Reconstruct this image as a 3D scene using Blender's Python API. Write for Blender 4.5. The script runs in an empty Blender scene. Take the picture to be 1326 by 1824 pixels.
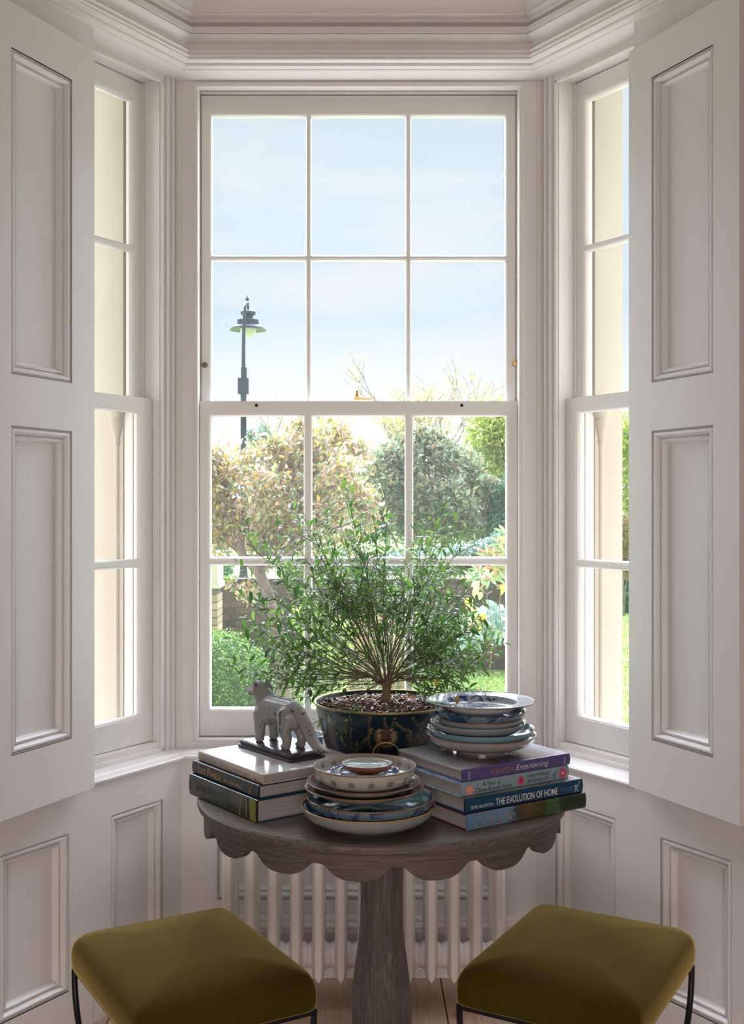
import bpy, bmesh, math, random
import numpy as np
from mathutils import Vector, Matrix

# ------------------------------------------------------------------ scene, camera, world, light
scene = bpy.context.scene
COL = scene.collection
PI = math.pi
EYE = 1.5            # camera height
FPX = 2000.0         # focal length in pixels of the 1326 x 1824 frame
CX, CY = 640.0, 905.0

cam_data = bpy.data.cameras.new('camera')
cam = bpy.data.objects.new('camera', cam_data)
COL.objects.link(cam)
cam.location = (0, 0, EYE)
cam.rotation_euler = (PI / 2, 0, 0)
cam_data.sensor_fit = 'VERTICAL'
cam_data.sensor_height = 36.0
cam_data.lens = FPX / 1824.0 * 36.0
cam_data.shift_x = (663.0 - CX) / 1824.0
cam_data.shift_y = (CY - 912.0) / 1824.0
cam_data.clip_start = 0.05
cam_data.clip_end = 300
scene.camera = cam

scene.view_settings.view_transform = 'Standard'
scene.view_settings.look = 'None'
scene.view_settings.gamma = 1.0
scene.view_settings.use_curve_mapping = False
scene.view_settings.exposure = 0.50
scene.cycles.use_denoising = True
scene.cycles.use_adaptive_sampling = True
scene.cycles.adaptive_threshold = 0.03
scene.cycles.max_bounces = 8
scene.cycles.diffuse_bounces = 4
scene.cycles.glossy_bounces = 3
scene.cycles.transparent_max_bounces = 12
scene.cycles.transmission_bounces = 8
scene.cycles.sample_clamp_indirect = 6.0

SKY_STRENGTH = 0.665
SUN_ENERGY = 14.5
FILL_WATTS = 28.0

world = bpy.data.worlds.new('sky')
scene.world = world
world.use_nodes = True
wn = world.node_tree.nodes
wl = world.node_tree.links
wn.clear()
w_out = wn.new('ShaderNodeOutputWorld')
w_bg = wn.new('ShaderNodeBackground')
w_tc = wn.new('ShaderNodeTexCoord')
w_sep = wn.new('ShaderNodeSeparateXYZ')
w_ramp = wn.new('ShaderNodeValToRGB')
cr = w_ramp.color_ramp
cr.elements[0].position = 0.0
cr.elements[0].color = (1.12, 1.13, 1.15, 1)
cr.elements[1].position = 1.0
cr.elements[1].color = (0.50, 0.68, 0.90, 1)
for pos, c in ((0.09, (1.08, 1.11, 1.14, 1)), (0.17, (0.70, 0.865, 0.99, 1)), (0.24, (0.72, 0.87, 0.98, 1)), (0.33, (0.66, 0.81, 0.93, 1))):
    el = cr.elements.new(pos)
    el.color = c
w_map = wn.new('ShaderNodeMapping')
w_map.inputs['Scale'].default_value = (1.0, 1.0, 5.0)
w_map.inputs['Rotation'].default_value = (0.0, 0.16, 0.3)
w_noise = wn.new('ShaderNodeTexNoise')
w_noise.inputs['Scale'].default_value = 4.2
w_noise.inputs['Detail'].default_value = 7.0
w_noise.inputs['Roughness'].default_value = 0.55
w_noise.inputs['Distortion'].default_value = 0.5
w_cr2 = wn.new('ShaderNodeValToRGB')
w_cr2.color_ramp.elements[0].position = 0.40
w_cr2.color_ramp.elements[1].position = 0.66
w_mulf = wn.new('ShaderNodeMath')
w_mulf.operation = 'MULTIPLY'
w_mulf.inputs[1].default_value = 0.62
w_mix = wn.new('ShaderNodeMix')
w_mix.data_type = 'RGBA'
w_mix.inputs[7].default_value = (0.95, 0.97, 0.985, 1)
wl.new(w_tc.outputs['Generated'], w_sep.inputs[0])
wl.new(w_sep.outputs['Z'], w_ramp.inputs[0])
wl.new(w_tc.outputs['Generated'], w_map.inputs[0])
wl.new(w_map.outputs[0], w_noise.inputs['Vector'])
wl.new(w_noise.outputs['Fac'], w_cr2.inputs[0])
wl.new(w_cr2.outputs[0], w_mulf.inputs[0])
wl.new(w_mulf.outputs[0], w_mix.inputs[0])
wl.new(w_ramp.outputs[0], w_mix.inputs[6])
wl.new(w_mix.outputs[2], w_bg.inputs['Color'])
w_bg.inputs['Strength'].default_value = SKY_STRENGTH
wl.new(w_bg.outputs[0], w_out.inputs['Surface'])

sun_d = bpy.data.lights.new('sun', 'SUN')
sun_d.energy = SUN_ENERGY
sun_d.angle = math.radians(86)      # wide disc, stands in for the bright hazy sky over the garden
sun_d.color = (0.85, 0.89, 1.0)
sun = bpy.data.objects.new('sun', sun_d)
COL.objects.link(sun)
sun.rotation_euler = Vector((0.0, -0.65, -0.80)).to_track_quat('-Z', 'Y').to_euler()

# added area lamp behind the camera: fill for the room side, no window there
fill_d = bpy.data.lights.new('added_room_fill', 'AREA')
fill_d.shape = 'RECTANGLE'
fill_d.size = 3.0
fill_d.size_y = 1.7
fill_d.energy = FILL_WATTS
fill_d.color = (1.0, 0.89, 0.81)
fill = bpy.data.objects.new('added_room_fill', fill_d)
COL.objects.link(fill)
fill.location = (0.0, -2.9, 1.25)
fill.rotation_euler = (PI / 2 - 0.26, 0, 0)
fill_d.spread = math.radians(110)

# ------------------------------------------------------------------ helpers
def smoothstep(a, b, x):
    t = min(1.0, max(0.0, (x - a) / (b - a)))
    return t * t * (3 - 2 * t)

class MB:
    """collects geometry for one mesh object"""
    def __init__(self, tf=None):
        self.v, self.f, self.mi, self.tf = [], [], [], tf

    def add(self, vs, fs, mi=0):
        o = len(self.v)
        if self.tf:
            vs = [self.tf(*p) for p in vs]
        self.v += [tuple(p) for p in vs]
        self.f += [tuple(i + o for i in f) for f in fs]
        self.mi += [mi] * len(fs)
        return self

    def box(self, x0, x1, y0, y1, z0, z1, mi=0):
        vs = [(x0, y0, z0), (x1, y0, z0), (x1, y1, z0), (x0, y1, z0), (x0, y0, z1), (x1, y0, z1), (x1, y1, z1), (x0, y1, z1)]
        return self.add(vs, [(0, 3, 2, 1), (4, 5, 6, 7), (0, 1, 5, 4), (1, 2, 6, 5), (2, 3, 7, 6), (3, 0, 4, 7)], mi)

    def prism(self, poly, z0, z1, mi=0):
        n = len(poly)
        vs = [(p[0], p[1], z0) for p in poly] + [(p[0], p[1], z1) for p in poly]
        fs = [tuple(range(n - 1, -1, -1)), tuple(range(n, 2 * n))] + [(i, (i + 1) % n, n + (i + 1) % n, n + i) for i in range(n)]
        return self.add(vs, fs, mi)

    def grid(self, rows, close_u=False, close_v=False, mi=0):
        nr, nc = len(rows), len(rows[0])
        vs = [p for r in rows for p in r]
        fs = []
        for i in range(nr if close_v else nr - 1):
            for j in range(nc if close_u else nc - 1):
                a, b = i, (i + 1) % nr
                c, d = j, (j + 1) % nc
                fs.append((a * nc + c, a * nc + d, b * nc + d, b * nc + c))
        return self.add(vs, fs, mi)

    def lathe(self, prof, n=40, c=(0, 0, 0), mi=0, sx=1.0, sy=1.0):
        rows = []
        for r, z in prof:
            rows.append([(c[0] + sx * r * math.cos(2 * PI * k / n), c[1] + sy * r * math.sin(2 * PI * k / n), c[2] + z) for k in range(n)])
        return self.grid(rows, close_u=True, mi=mi)

    def tube(self, path, rad, n=8, mi=0, caps=True, flat=1.0):
        pts = [Vector(p) for p in path]
        if not hasattr(rad, '__len__'):
            rad = [rad] * len(pts)
        up = Vector((0, 0, 1))
        rows = []
        prev = None
        for i, p in enumerate(pts):
            t = (pts[min(i + 1, len(pts) - 1)] - pts[max(i - 1, 0)])
            if t.length < 1e-9:
                t = Vector((0, 0, 1))
            t.normalize()
            if prev is None:
                a = up if abs(t.dot(up)) < 0.9 else Vector((1, 0, 0))
                u = t.cross(a).normalized()
            else:
                u = (prev - t * prev.dot(t))
                u = u.normalized() if u.length > 1e-6 else t.orthogonal().normalized()
            prev = u
            w = t.cross(u)
            rows.append([tuple(p + (u * math.cos(2 * PI * k / n) + w * (flat * math.sin(2 * PI * k / n))) * rad[i]) for k in range(n)])
        self.grid(rows, close_u=True, mi=mi)
        if caps:
            o = len(self.v)
            self.f.append(tuple(range(o - n, o)))
            self.mi.append(mi)
            s = o - n * len(rows)
            self.f.append(tuple(range(s + n - 1, s - 1, -1)))
            self.mi.append(mi)
        return self

    def ball(self, c, r, nu=12, nv=8, mi=0):
        if not hasattr(r, '__len__'):
            r = (r, r, r)
        rows = []
        for i in range(nv + 1):
            th = PI * i / nv
            s = max(math.sin(th), 1e-4)
            rows.append([(c[0] + r[0] * s * math.cos(2 * PI * k / nu), c[1] + r[1] * s * math.sin(2 * PI * k / nu), c[2] - r[2] * math.cos(th)) for k in range(nu)])
        return self.grid(rows, close_u=True, mi=mi)

    def mesh(self, name, mats, smooth=None, recalc=True, origin=(0, 0, 0), weld=False):
        me = bpy.data.meshes.new(name)
        o = origin
        me.from_pydata([(p[0] - o[0], p[1] - o[1], p[2] - o[2]) for p in self.v], [], self.f)
        if not isinstance(mats, (list, tuple)):
            mats = [mats]
        for m in mats:
            me.materials.append(m)
        if any(self.mi):
            me.polygons.foreach_set('material_index', self.mi)
        if recalc or weld:
            bm = bmesh.new()
            bm.from_mesh(me)
            if weld:
                bmesh.ops.remove_doubles(bm, verts=bm.verts, dist=1e-5)
            if recalc:
                bmesh.ops.recalc_face_normals(bm, faces=bm.faces)
            bm.to_mesh(me)
            bm.free()
        if smooth is not None:
            me.polygons.foreach_set('use_smooth', [True] * len(me.polygons))
            if smooth < 180:
                me.set_sharp_from_angle(angle=math.radians(smooth))
        me.update()
        return me

    def build(self, name, mats, parent=None, smooth=None, recalc=True, origin=(0, 0, 0), weld=False, loc=None):
        return link(name, self.mesh(name, mats, smooth, recalc, origin, weld), parent, loc)

def link(name, data, parent=None, loc=None):
    ob = bpy.data.objects.new(name, data)
    COL.objects.link(ob)
    if parent is not None:
        ob.parent = parent
    if loc is not None:
        ob.location = loc
    return ob

def tag(ob, label=None, category=None, group=None, kind=None):
    if label:
        ob['label'] = label
    if category:
        ob['category'] = category
    if group:
        ob['group'] = group
    if kind:
        ob['kind'] = kind
    return ob

def thing(name, label, category, loc=(0, 0, 0), rz=0.0, group=None, kind=None):
    ob = link(name, None)
    ob.location = loc
    ob.rotation_euler = (0, 0, rz)
    ob.empty_display_size = 0.05
    return tag(ob, label, category, group, kind)

def struct(name, loc=(0, 0, 0), label=None):
    ob = link(name, None)
    ob.location = loc
    ob.empty_display_size = 0.05
    return tag(ob, label, None, None, 'structure')

def W(px, py, d):
    """point seen at a photo pixel, at distance d"""
    return Vector(((px - CX) / FPX * d, d, EYE - (py - CY) / FPX * d))

# ------------------------------------------------------------------ materials
MATS = {}
def pmat(name, col, rough=0.5, metal=0.0, spec=0.5, coat=0.0, sheen=0.0, sheen_tint=None, bump=None, var=None, coat_rough=0.05):
    """principled material with optional noise colour variation and bump
    var = (colour2, scale, lo, hi, (sx,sy,sz)); bump = (scale, strength, (sx,sy,sz), distance)"""
    m = bpy.data.materials.new(name)
    m.use_nodes = True
    nt = m.node_tree
    N, L = nt.nodes, nt.links
    b = N['Principled BSDF']
    b.inputs['Base Color'].default_value = (*col, 1)
    b.inputs['Roughness'].default_value = rough
    b.inputs['Metallic'].default_value = metal
    b.inputs['Specular IOR Level'].default_value = spec
    b.inputs['Coat Weight'].default_value = coat
    b.inputs['Coat Roughness'].default_value = coat_rough
    if sheen:
        b.inputs['Sheen Weight'].default_value = sheen
        b.inputs['Sheen Roughness'].default_value = 0.35
        b.inputs['Sheen Tint'].default_value = (*(sheen_tint or col), 1)
    if var or bump:
        tc = N.new('ShaderNodeTexCoord')
    if var:
        mp = N.new('ShaderNodeMapping')
        mp.inputs['Scale'].default_value = var[4] if len(var) > 4 else (1, 1, 1)
        no = N.new('ShaderNodeTexNoise')
        no.inputs['Scale'].default_value = var[1]
        no.inputs['Detail'].default_value = 6
        no.inputs['Roughness'].default_value = 0.62
        rp = N.new('ShaderNodeValToRGB')
        rp.color_ramp.elements[0].position = var[2]
        rp.color_ramp.elements[1].position = var[3]
        rp.color_ramp.elements[0].color = (*col, 1)
        rp.color_ramp.elements[1].color = (*var[0], 1)
        L.new(tc.outputs['Object'], mp.inputs[0])
        L.new(mp.outputs[0], no.inputs['Vector'])
        L.new(no.outputs['Fac'], rp.inputs[0])
        L.new(rp.outputs[0], b.inputs['Base Color'])
    if bump:
        mp = N.new('ShaderNodeMapping')
        mp.inputs['Scale'].default_value = bump[2]
        no = N.new('ShaderNodeTexNoise')
        no.inputs['Scale'].default_value = bump[0]
        no.inputs['Detail'].default_value = 4
        bp = N.new('ShaderNodeBump')
        bp.inputs['Strength'].default_value = bump[1]
        bp.inputs['Distance'].default_value = bump[3] if len(bump) > 3 else 0.01
        L.new(tc.outputs['Object'], mp.inputs[0])
        L.new(mp.outputs[0], no.inputs['Vector'])
        L.new(no.outputs['Fac'], bp.inputs['Height'])
        L.new(bp.outputs[0], b.inputs['Normal'])
    MATS[name] = m
    return m

def ramp(N, stops, interp='LINEAR'):
    r = N.new('ShaderNodeValToRGB')
    r.color_ramp.interpolation = interp
    e = r.color_ramp.elements
    e[0].position, e[0].color = stops[0][0], (*stops[0][1], 1)
    e[1].position, e[1].color = stops[-1][0], (*stops[-1][1], 1)
    for p, c in stops[1:-1]:
        x = e.new(p)
        x.color = (*c, 1)
    return r

def leaf_mat(name, cols, trans=0.35, rough=0.5, spec=0.35):
    """each leaf (mesh island) picks its own colour"""
    m = bpy.data.materials.new(name)
    m.use_nodes = True
    N, L = m.node_tree.nodes, m.node_tree.links
    b = N['Principled BSDF']
    out = N['Material Output']
    g = N.new('ShaderNodeNewGeometry')
    n = len(cols)
    r = ramp(N, [(i / n, c) for i, c in enumerate(cols)] if n > 1 else [(0, cols[0]), (1, cols[0])], 'CONSTANT')
    L.new(g.outputs['Random Per Island'], r.inputs[0])
    L.new(r.outputs[0], b.inputs['Base Color'])
    b.inputs['Roughness'].default_value = rough
    b.inputs['Specular IOR Level'].default_value = spec
    t = N.new('ShaderNodeBsdfTranslucent')
    hs = N.new('ShaderNodeHueSaturation')
    hs.inputs['Saturation'].default_value = 1.15
    hs.inputs['Value'].default_value = 1.25
    L.new(r.outputs[0], hs.inputs['Color'])
    L.new(hs.outputs[0], t.inputs['Color'])
    mx = N.new('ShaderNodeMixShader')
    mx.inputs[0].default_value = trans
    L.new(b.outputs[0], mx.inputs[1])
    L.new(t.outputs[0], mx.inputs[2])
    L.new(mx.outputs[0], out.inputs['Surface'])
    MATS[name] = m
    return m

PAINT = pmat('off_white_satin_paint', (0.79, 0.772, 0.772), 0.36, spec=0.45, bump=(38, 0.12, (1.2, 1.2, 0.12), 0.004))
PAINT2 = pmat('off_white_trim_paint', (0.82, 0.785, 0.77), 0.38, spec=0.45, bump=(30, 0.06, (1, 1, 1), 0.003))
SASHPAINT = pmat('white_sash_paint', (0.86, 0.84, 0.815), 0.34, spec=0.5)
STONE = pmat('cream_masonry_paint', (0.52, 0.47, 0.40), 0.75, var=((0.49, 0.435, 0.36), 3.0, 0.45, 0.75, (1, 1, 0.4)), bump=(60, 0.15, (1, 1, 1), 0.004))
CEIL = pmat('ceiling_paint', (0.70, 0.67, 0.63), 0.7)
ROOMWALL = pmat('taupe_room_paint', (0.33, 0.30, 0.27), 0.8)
RADPAINT = pmat('radiator_paint', (0.88, 0.835, 0.80), 0.4)
DARKGAP = pmat('dark_gap', (0.015, 0.013, 0.012), 0.9)
BRASS = pmat('brass', (0.72, 0.50, 0.22), 0.28, metal=1.0)
BRONZE = pmat('aged_bronze', (0.20, 0.145, 0.09), 0.45, metal=0.8)
IRON = pmat('black_iron', (0.022, 0.022, 0.028), 0.42, metal=0.6, bump=(60, 0.2, (1, 1, 1), 0.002))

def glass_mat():
    m = bpy.data.materials.new('window_glass')
    m.use_nodes = True
    N, L = m.node_tree.nodes, m.node_tree.links
    N.clear()
    out = N.new('ShaderNodeOutputMaterial')
    tr = N.new('ShaderNodeBsdfTransparent')
    tr.inputs['Color'].default_value = (0.975, 0.985, 0.98, 1)
    gl = N.new('ShaderNodeBsdfGlossy')
    gl.inputs['Roughness'].default_value = 0.015
    fr = N.new('ShaderNodeFresnel')
    fr.inputs['IOR'].default_value = 1.16
    mx = N.new('ShaderNodeMixShader')
    L.new(fr.outputs[0], mx.inputs[0])
    L.new(tr.outputs[0], mx.inputs[1])
    L.new(gl.outputs[0], mx.inputs[2])
    # faint translucent mix put in to imitate soft haze across the panes
    haze_bsdf = N.new('ShaderNodeBsdfTranslucent')
    haze_bsdf.inputs['Color'].default_value = (0.9, 0.93, 0.95, 1)
    mx2 = N.new('ShaderNodeMixShader')
    mx2.inputs[0].default_value = 0.02
    L.new(mx.outputs[0], mx2.inputs[1])
    L.new(haze_bsdf.outputs[0], mx2.inputs[2])
    L.new(mx2.outputs[0], out.inputs['Surface'])
    return m
GLASS = glass_mat()

def wood_mat(name, c1, c2, c3, rough, axis='x', scale=9.0, bump=0.3, stretch=14.0, knots=False, cyl=0.0):
    m = bpy.data.materials.new(name)
    m.use_nodes = True
    N, L = m.node_tree.nodes, m.node_tree.links
    b = N['Principled BSDF']
    b.inputs['Roughness'].default_value = rough
    tc = N.new('ShaderNodeTexCoord')
    oi = N.new('ShaderNodeObjectInfo')
    ad = N.new('ShaderNodeVectorMath')
    ad.operation = 'ADD'
    sc = N.new('ShaderNodeVectorMath')
    sc.operation = 'SCALE'
    sc.inputs[3].default_value = 37.0
    cb = N.new('ShaderNodeCombineXYZ')
    for i in range(3):
        L.new(oi.outputs['Random'], cb.inputs[i])
    L.new(cb.outputs[0], sc.inputs[0])
    L.new(tc.outputs['Object'], ad.inputs[0])
    L.new(sc.outputs[0], ad.inputs[1])
    mp = N.new('ShaderNodeMapping')
    s = [stretch] * 3
    s['xyz'.index(axis)] = 1.0
    mp.inputs['Scale'].default_value = s
    no = N.new('ShaderNodeTexNoise')
    no.inputs['Scale'].default_value = scale
    no.inputs['Detail'].default_value = 8
    no.inputs['Roughness'].default_value = 0.7
    no.inputs['Distortion'].default_value = 0.6
    if cyl:      # grain bent round a curved apron: arc length, height, radius
        sx = N.new('ShaderNodeSeparateXYZ')
        at = N.new('ShaderNodeMath')
        at.operation = 'ARCTAN2'
        mu = N.new('ShaderNodeMath')
        mu.operation = 'MULTIPLY'
        mu.inputs[1].default_value = cyl
        cc = N.new('ShaderNodeCombineXYZ')
        L.new(tc.outputs['Object'], sx.inputs[0])
        L.new(sx.outputs[1], at.inputs[0])
        L.new(sx.outputs[0], at.inputs[1])
        L.new(at.outputs[0], mu.inputs[0])
        L.new(mu.outputs[0], cc.inputs[0])
        L.new(sx.outputs[2], cc.inputs[2])
        L.new(cc.outputs[0], mp.inputs[0])
    else:
        L.new(ad.outputs[0], mp.inputs[0])
    L.new(mp.outputs[0], no.inputs['Vector'])
    r = ramp(N, [(0.30, c1), (0.52, c2), (0.72, c3)])
    L.new(no.outputs['Fac'], r.inputs[0])
    col = r.outputs[0]
    if knots:
        vo = N.new('ShaderNodeTexVoronoi')
        vo.inputs['Scale'].default_value = 3.0
        mp2 = N.new('ShaderNodeMapping')
        mp2.inputs['Scale'].default_value = (1.6, 0.8, 1)
        L.new(ad.outputs[0], mp2.inputs[0])
        L.new(mp2.outputs[0], vo.inputs['Vector'])
        r2 = ramp(N, [(0.0, (1, 1, 1)), (0.05, (0.7, 0.7, 0.7)), (0.10, (0, 0, 0))])
        L.new(vo.outputs['Distance'], r2.inputs[0])
        mk = N.new('ShaderNodeMix')
        mk.data_type = 'RGBA'
        mk.inputs[7].default_value = (0.30, 0.15, 0.07, 1)
        L.new(r2.outputs[0], mk.inputs[0])
        L.new(col, mk.inputs[6])
        col = mk.outputs[2]
    L.new(col, b.inputs['Base Color'])
    bp = N.new('ShaderNodeBump')
    bp.inputs['Strength'].default_value = bump
    bp.inputs['Distance'].default_value = 0.003
    L.new(no.outputs['Fac'], bp.inputs['Height'])
    L.new(bp.outputs[0], b.inputs['Normal'])
    MATS[name] = m
    return m

OAK_TOP = wood_mat('weathered_oak_top', (0.075, 0.060, 0.050), (0.14, 0.115, 0.098), (0.24, 0.205, 0.18), 0.5, 'x', 10, 0.35, 16)
OAK_APRON = wood_mat('weathered_oak_apron', (0.06, 0.047, 0.038), (0.125, 0.10, 0.082), (0.20, 0.168, 0.145), 0.6, 'x', 8, 0.5, 22, cyl=0.468)
OAK_LEG = wood_mat('weathered_oak_leg', (0.06, 0.047, 0.038), (0.125, 0.102, 0.085), (0.22, 0.19, 0.165), 0.6, 'z', 10, 0.6, 16)
PINE = wood_mat('pine_boards', (0.50, 0.33, 0.22), (0.66, 0.47, 0.345), (0.74, 0.57, 0.45), 0.5, 'y', 5, 0.12, 16, knots=True)

# ------------------------------------------------------------------ the bay: plan geometry
D = 3.6              # inner face of the middle wall below the sill
HX = 0.569           # half width of the middle wall
TH = math.radians(32)
SN, CS = math.sin(TH), math.cos(TH)
KM = math.tan((PI / 2 - TH) / 2)

def S(side):
    """t along the slanting wall from the corner towards the room, e outwards from its inner face"""
    return lambda t, e, z: (side * (HX + SN * t + CS * e), D - CS * t + SN * e, z)

def CEN(x, e, z):
    return (x, D + e, z)

def corner(side, e):
    return (side * (HX + KM * e), D + e)

def s2(side, t, e):
    p = S(side)(t, e, 0)
    return (p[0], p[1])

def board(mb, a0, a1, z0, z1, holes, thick, e0=0.0):
    """a board whose face lies at depth e0, with rectangular holes, in (a, e, z) coordinates"""
    As = sorted({a0, a1, *[h[0] for h in holes], *[h[1] for h in holes]})
    Zs = sorted({z0, z1, *[h[2] for h in holes], *[h[3] for h in holes]})
    def hole(am, zm):
        return any(h[0] < am < h[1] and h[2] < zm < h[3] for h in holes)
    for e in (e0, e0 + thick):
        for i in range(len(As) - 1):
            for j in range(len(Zs) - 1):
                if not hole((As[i] + As[i + 1]) / 2, (Zs[j] + Zs[j + 1]) / 2):
                    mb.add([(As[i], e, Zs[j]), (As[i + 1], e, Zs[j]), (As[i + 1], e, Zs[j + 1]), (As[i], e, Zs[j + 1])], [(0, 1, 2, 3)])
    for (b0, b1, y0, y1) in [(a0, a1, z0, z1)] + list(holes):
        ring = [(b0, y0), (b1, y0), (b1, y1), (b0, y1)]
        for k in range(4):
            p, q = ring[k], ring[(k + 1) % 4]
            mb.add([(p[0], e0, p[1]), (q[0], e0, q[1]), (q[0], e0 + thick, q[1]), (p[0], e0 + thick, p[1])], [(0, 1, 2, 3)])

def rings(mb, rect, prof, e0=0.0, fill=True):
    """concentric moulding: prof = (inset, depth) pairs around a rectangle; the last ring may be filled"""
    a0, a1, z0, z1 = rect
    rows = []
    for ins, dep in prof:
        rows.append([(a0 + ins, e0 + dep, z0 + ins), (a1 - ins, e0 + dep, z0 + ins), (a1 - ins, e0 + dep, z1 - ins), (a0 + ins, e0 + dep, z1 - ins)])
    mb.grid(rows, close_u=True)
    if fill:
        mb.add(rows[-1], [(0, 1, 2, 3)])

PANEL_PROF = [(0.0, 0.0), (0.0, 0.004), (0.002, 0.006), (0.004, 0.004), (0.009, 0.001), (0.014, 0.001), (0.019, 0.006), (0.022, 0.013),
              (0.023, 0.013), (0.025, 0.009), (0.030, 0.008), (0.034, 0.011), (0.037, 0.017), (0.038, 0.020)]
PANEL_PROF = [(a, b * 1.35) for a, b in PANEL_PROF]

# ------------------------------------------------------------------ floor
floor = struct('floor', (0, 0, 0))
MB().box(-2.3, 2.3, -3.1, 3.62, -0.06, -0.03).build('subfloor', DARKGAP, floor)
pitch = 0.249
plank_me = MB().box(-pitch / 2 + 0.0022, pitch / 2 - 0.0022, -3.35, 3.35, -0.03, 0.0).mesh('plank', PINE)
for k in range(-9, 10):
    link('plank', plank_me, floor, (0.011 + (k + 0.5) * pitch, 0.25, 0))

# ------------------------------------------------------------------ walls below the sill
mid = tag(MB().prism([(-HX, D + 0.03), (HX, D + 0.03), corner(1, 0.28), corner(-1, 0.28)], -0.45, 0.70).build('wall_back', PAINT), kind='structure')
mb = MB(CEN)
hole = (-0.455, 0.455, 0.245, 0.60)
board(mb, -HX, HX, 0.0, 0.70, [hole], 0.03)
mb.build('dado_face', PAINT, mid)
mb = MB(CEN)
rings(mb, hole, PANEL_PROF)
mb.build('dado_panel', PAINT, mid, smooth=35)

OPEN_T = {-1: 0.396, 1: 0.430}   # where the side window opening ends and the lining starts
for side, nm in ((-1, 'wall_left'), (1, 'wall_right')):
    f = S(side)
    wall = MB().prism([s2(side, -KM * 0.03, 0.03), s2(side, 1.0, 0.03), s2(side, 1.0, 0.28), corner(side, 0.28)], -0.45, 0.70).build(nm, PAINT)
    tag(wall, kind='structure')
    t1 = OPEN_T[side]
    hole = (0.09, t1 - 0.08, 0.13, 0.587)
    mb = MB(f)
    board(mb, 0.0, t1, 0.0, 0.70, [hole], 0.03)
    mb.build('dado_face', PAINT, wall)
    mb = MB(f)
    rings(mb, hole, PANEL_PROF)
    mb.build('dado_panel', PAINT, wall, smooth=35)

# fixed lining that the shutters fold against
for side, nm in ((-1, 'trim_1'), (1, 'trim_2')):
    f = S(side)
    t0 = OPEN_T[side]
    p0 = 0.488 if side < 0 else 0.530
    hole_lo = (p0, p0 + 0.246, 0.130, 0.578)
    hole_hi = (p0, p0 + 0.246, 0.87, 2.62)
    mb = MB(f)
    board(mb, t0, 1.0, 0.0, 3.3, [hole_lo, hole_hi], 0.036, e0=-0.006)
    ln = tag(mb.build(nm, PAINT), kind='structure')
    for h in (hole_lo, hole_hi):
        mb = MB(f)
        rings(mb, h, PANEL_PROF, e0=-0.006)
        mb.build('lining_panel', PAINT, ln, smooth=35)

# masonry above the windows, and the room around the camera
for nm, poly in (('wall_above_middle', [corner(-1, 0.055), corner(1, 0.055), corner(1, 0.30), corner(-1, 0.30)]),
                 ('wall_above_left', [corner(-1, 0.055), s2(-1, 1.0, 0.055), s2(-1, 1.0, 0.30), corner(-1, 0.30)]),
                 ('wall_above_right', [corner(1, 0.055), s2(1, 1.0, 0.055), s2(1, 1.0, 0.30), corner(1, 0.30)])):
    tag(MB().prism(poly, 2.889, 3.6).build(nm, PAINT), kind='structure')
for side, nm in ((-1, 'wall_left_behind_lining'), (1, 'wall_right_behind_lining')):
    t0 = OPEN_T[side] + 0.02
    poly = [s2(side, t0, 0.03), s2(side, 1.0, 0.03), s2(side, 1.0, 0.28), s2(side, t0, 0.28)]
    tag(MB().prism(poly, 0.70, 2.889).build(nm, STONE), kind='structure')
xe, ye = s2(1, 1.0, -0.006)
for side, nm in ((-1, 'wall_left_of_bay'), (1, 'wall_right_of_bay')):
    mb = MB()
    mb.box(*(sorted((side * xe, side * 2.3))), ye, ye + 0.3, -0.45, 3.6)
    tag(mb.build(nm, PAINT), kind='structure')
tag(MB().box(-2.5, -2.3, -3.2, ye + 0.3, -0.45, 3.6).build('wall_room_left', ROOMWALL), kind='structure')
tag(MB().box(2.3, 2.5, -3.2, ye + 0.3, -0.45, 3.6).build('wall_room_right', ROOMWALL), kind='structure')
tag(MB().box(-2.5, 2.5, -3.3, -3.1, -0.45, 3.6).build('wall_front', ROOMWALL), kind='structure')
tag(MB().prism([(-2.5, -3.3), (2.5, -3.3), (2.5, ye + 0.3), s2(1, 0.9, 0.4), corner(1, 0.4), corner(-1, 0.4), s2(-1, 0.9, 0.4), (-2.5, ye + 0.3)], 3.3, 3.42).build('ceiling', CEIL), kind='structure')

# ------------------------------------------------------------------ mouldings swept round the bay
def sweep(prof, t_end, name, mat, parent=None, smooth=40, t_end_r=None):
    rows = []
    for e, z in prof:
        rows.append([S(-1)(t_end, e, z), (*corner(-1, e), z), (*corner(1, e), z), S(1)(t_end_r or t_end, e, z)])
    return MB().grid(rows).build(name, mat, parent, smooth=smooth, recalc=False)

cornice = [(0.058, 2.889), (-0.008, 2.899), (-0.010, 2.900), (-0.011, 2.9025), (-0.022, 2.9035), (-0.029, 2.906), (-0.031, 2.910), (-0.030, 2.913),
           (-0.046, 2.9145), (-0.052, 2.9165), (-0.0545, 2.920), (-0.052, 2.923), (-0.0545, 2.925), (-0.058, 2.928), (-0.058, 2.931), (-0.054, 2.934),
           (-0.055, 2.938), (-0.059, 2.941), (-0.061, 2.943), (-0.048, 2.946), (-0.045, 2.956), (-0.048, 2.968), (-0.063, 2.979), (-0.071, 2.986),
           (-0.0725, 2.989), (-0.069, 2.990), (-0.069, 2.992), (-0.077, 2.993), (-0.078, 3.010), (-0.052, 3.012), (-0.052, 3.022), (-0.068, 3.028),
           (-0.072, 3.034), (-0.070, 3.040), (-0.078, 3.043), (-0.083, 3.046), (-0.085, 3.050), (-0.080, 3.054), (-0.084, 3.066), (-0.096, 3.085),
           (-0.116, 3.110), (-0.146, 3.142), (-0.182, 3.172), (-0.222, 3.196), (-0.262, 3.210), (-0.268, 3.216), (-0.262, 3.224), (-0.30, 3.24), (-0.31, 3.30)]
tag(sweep(cornice, 1.25, 'trim_3', PAINT2, smooth=32), kind='structure')
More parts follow.
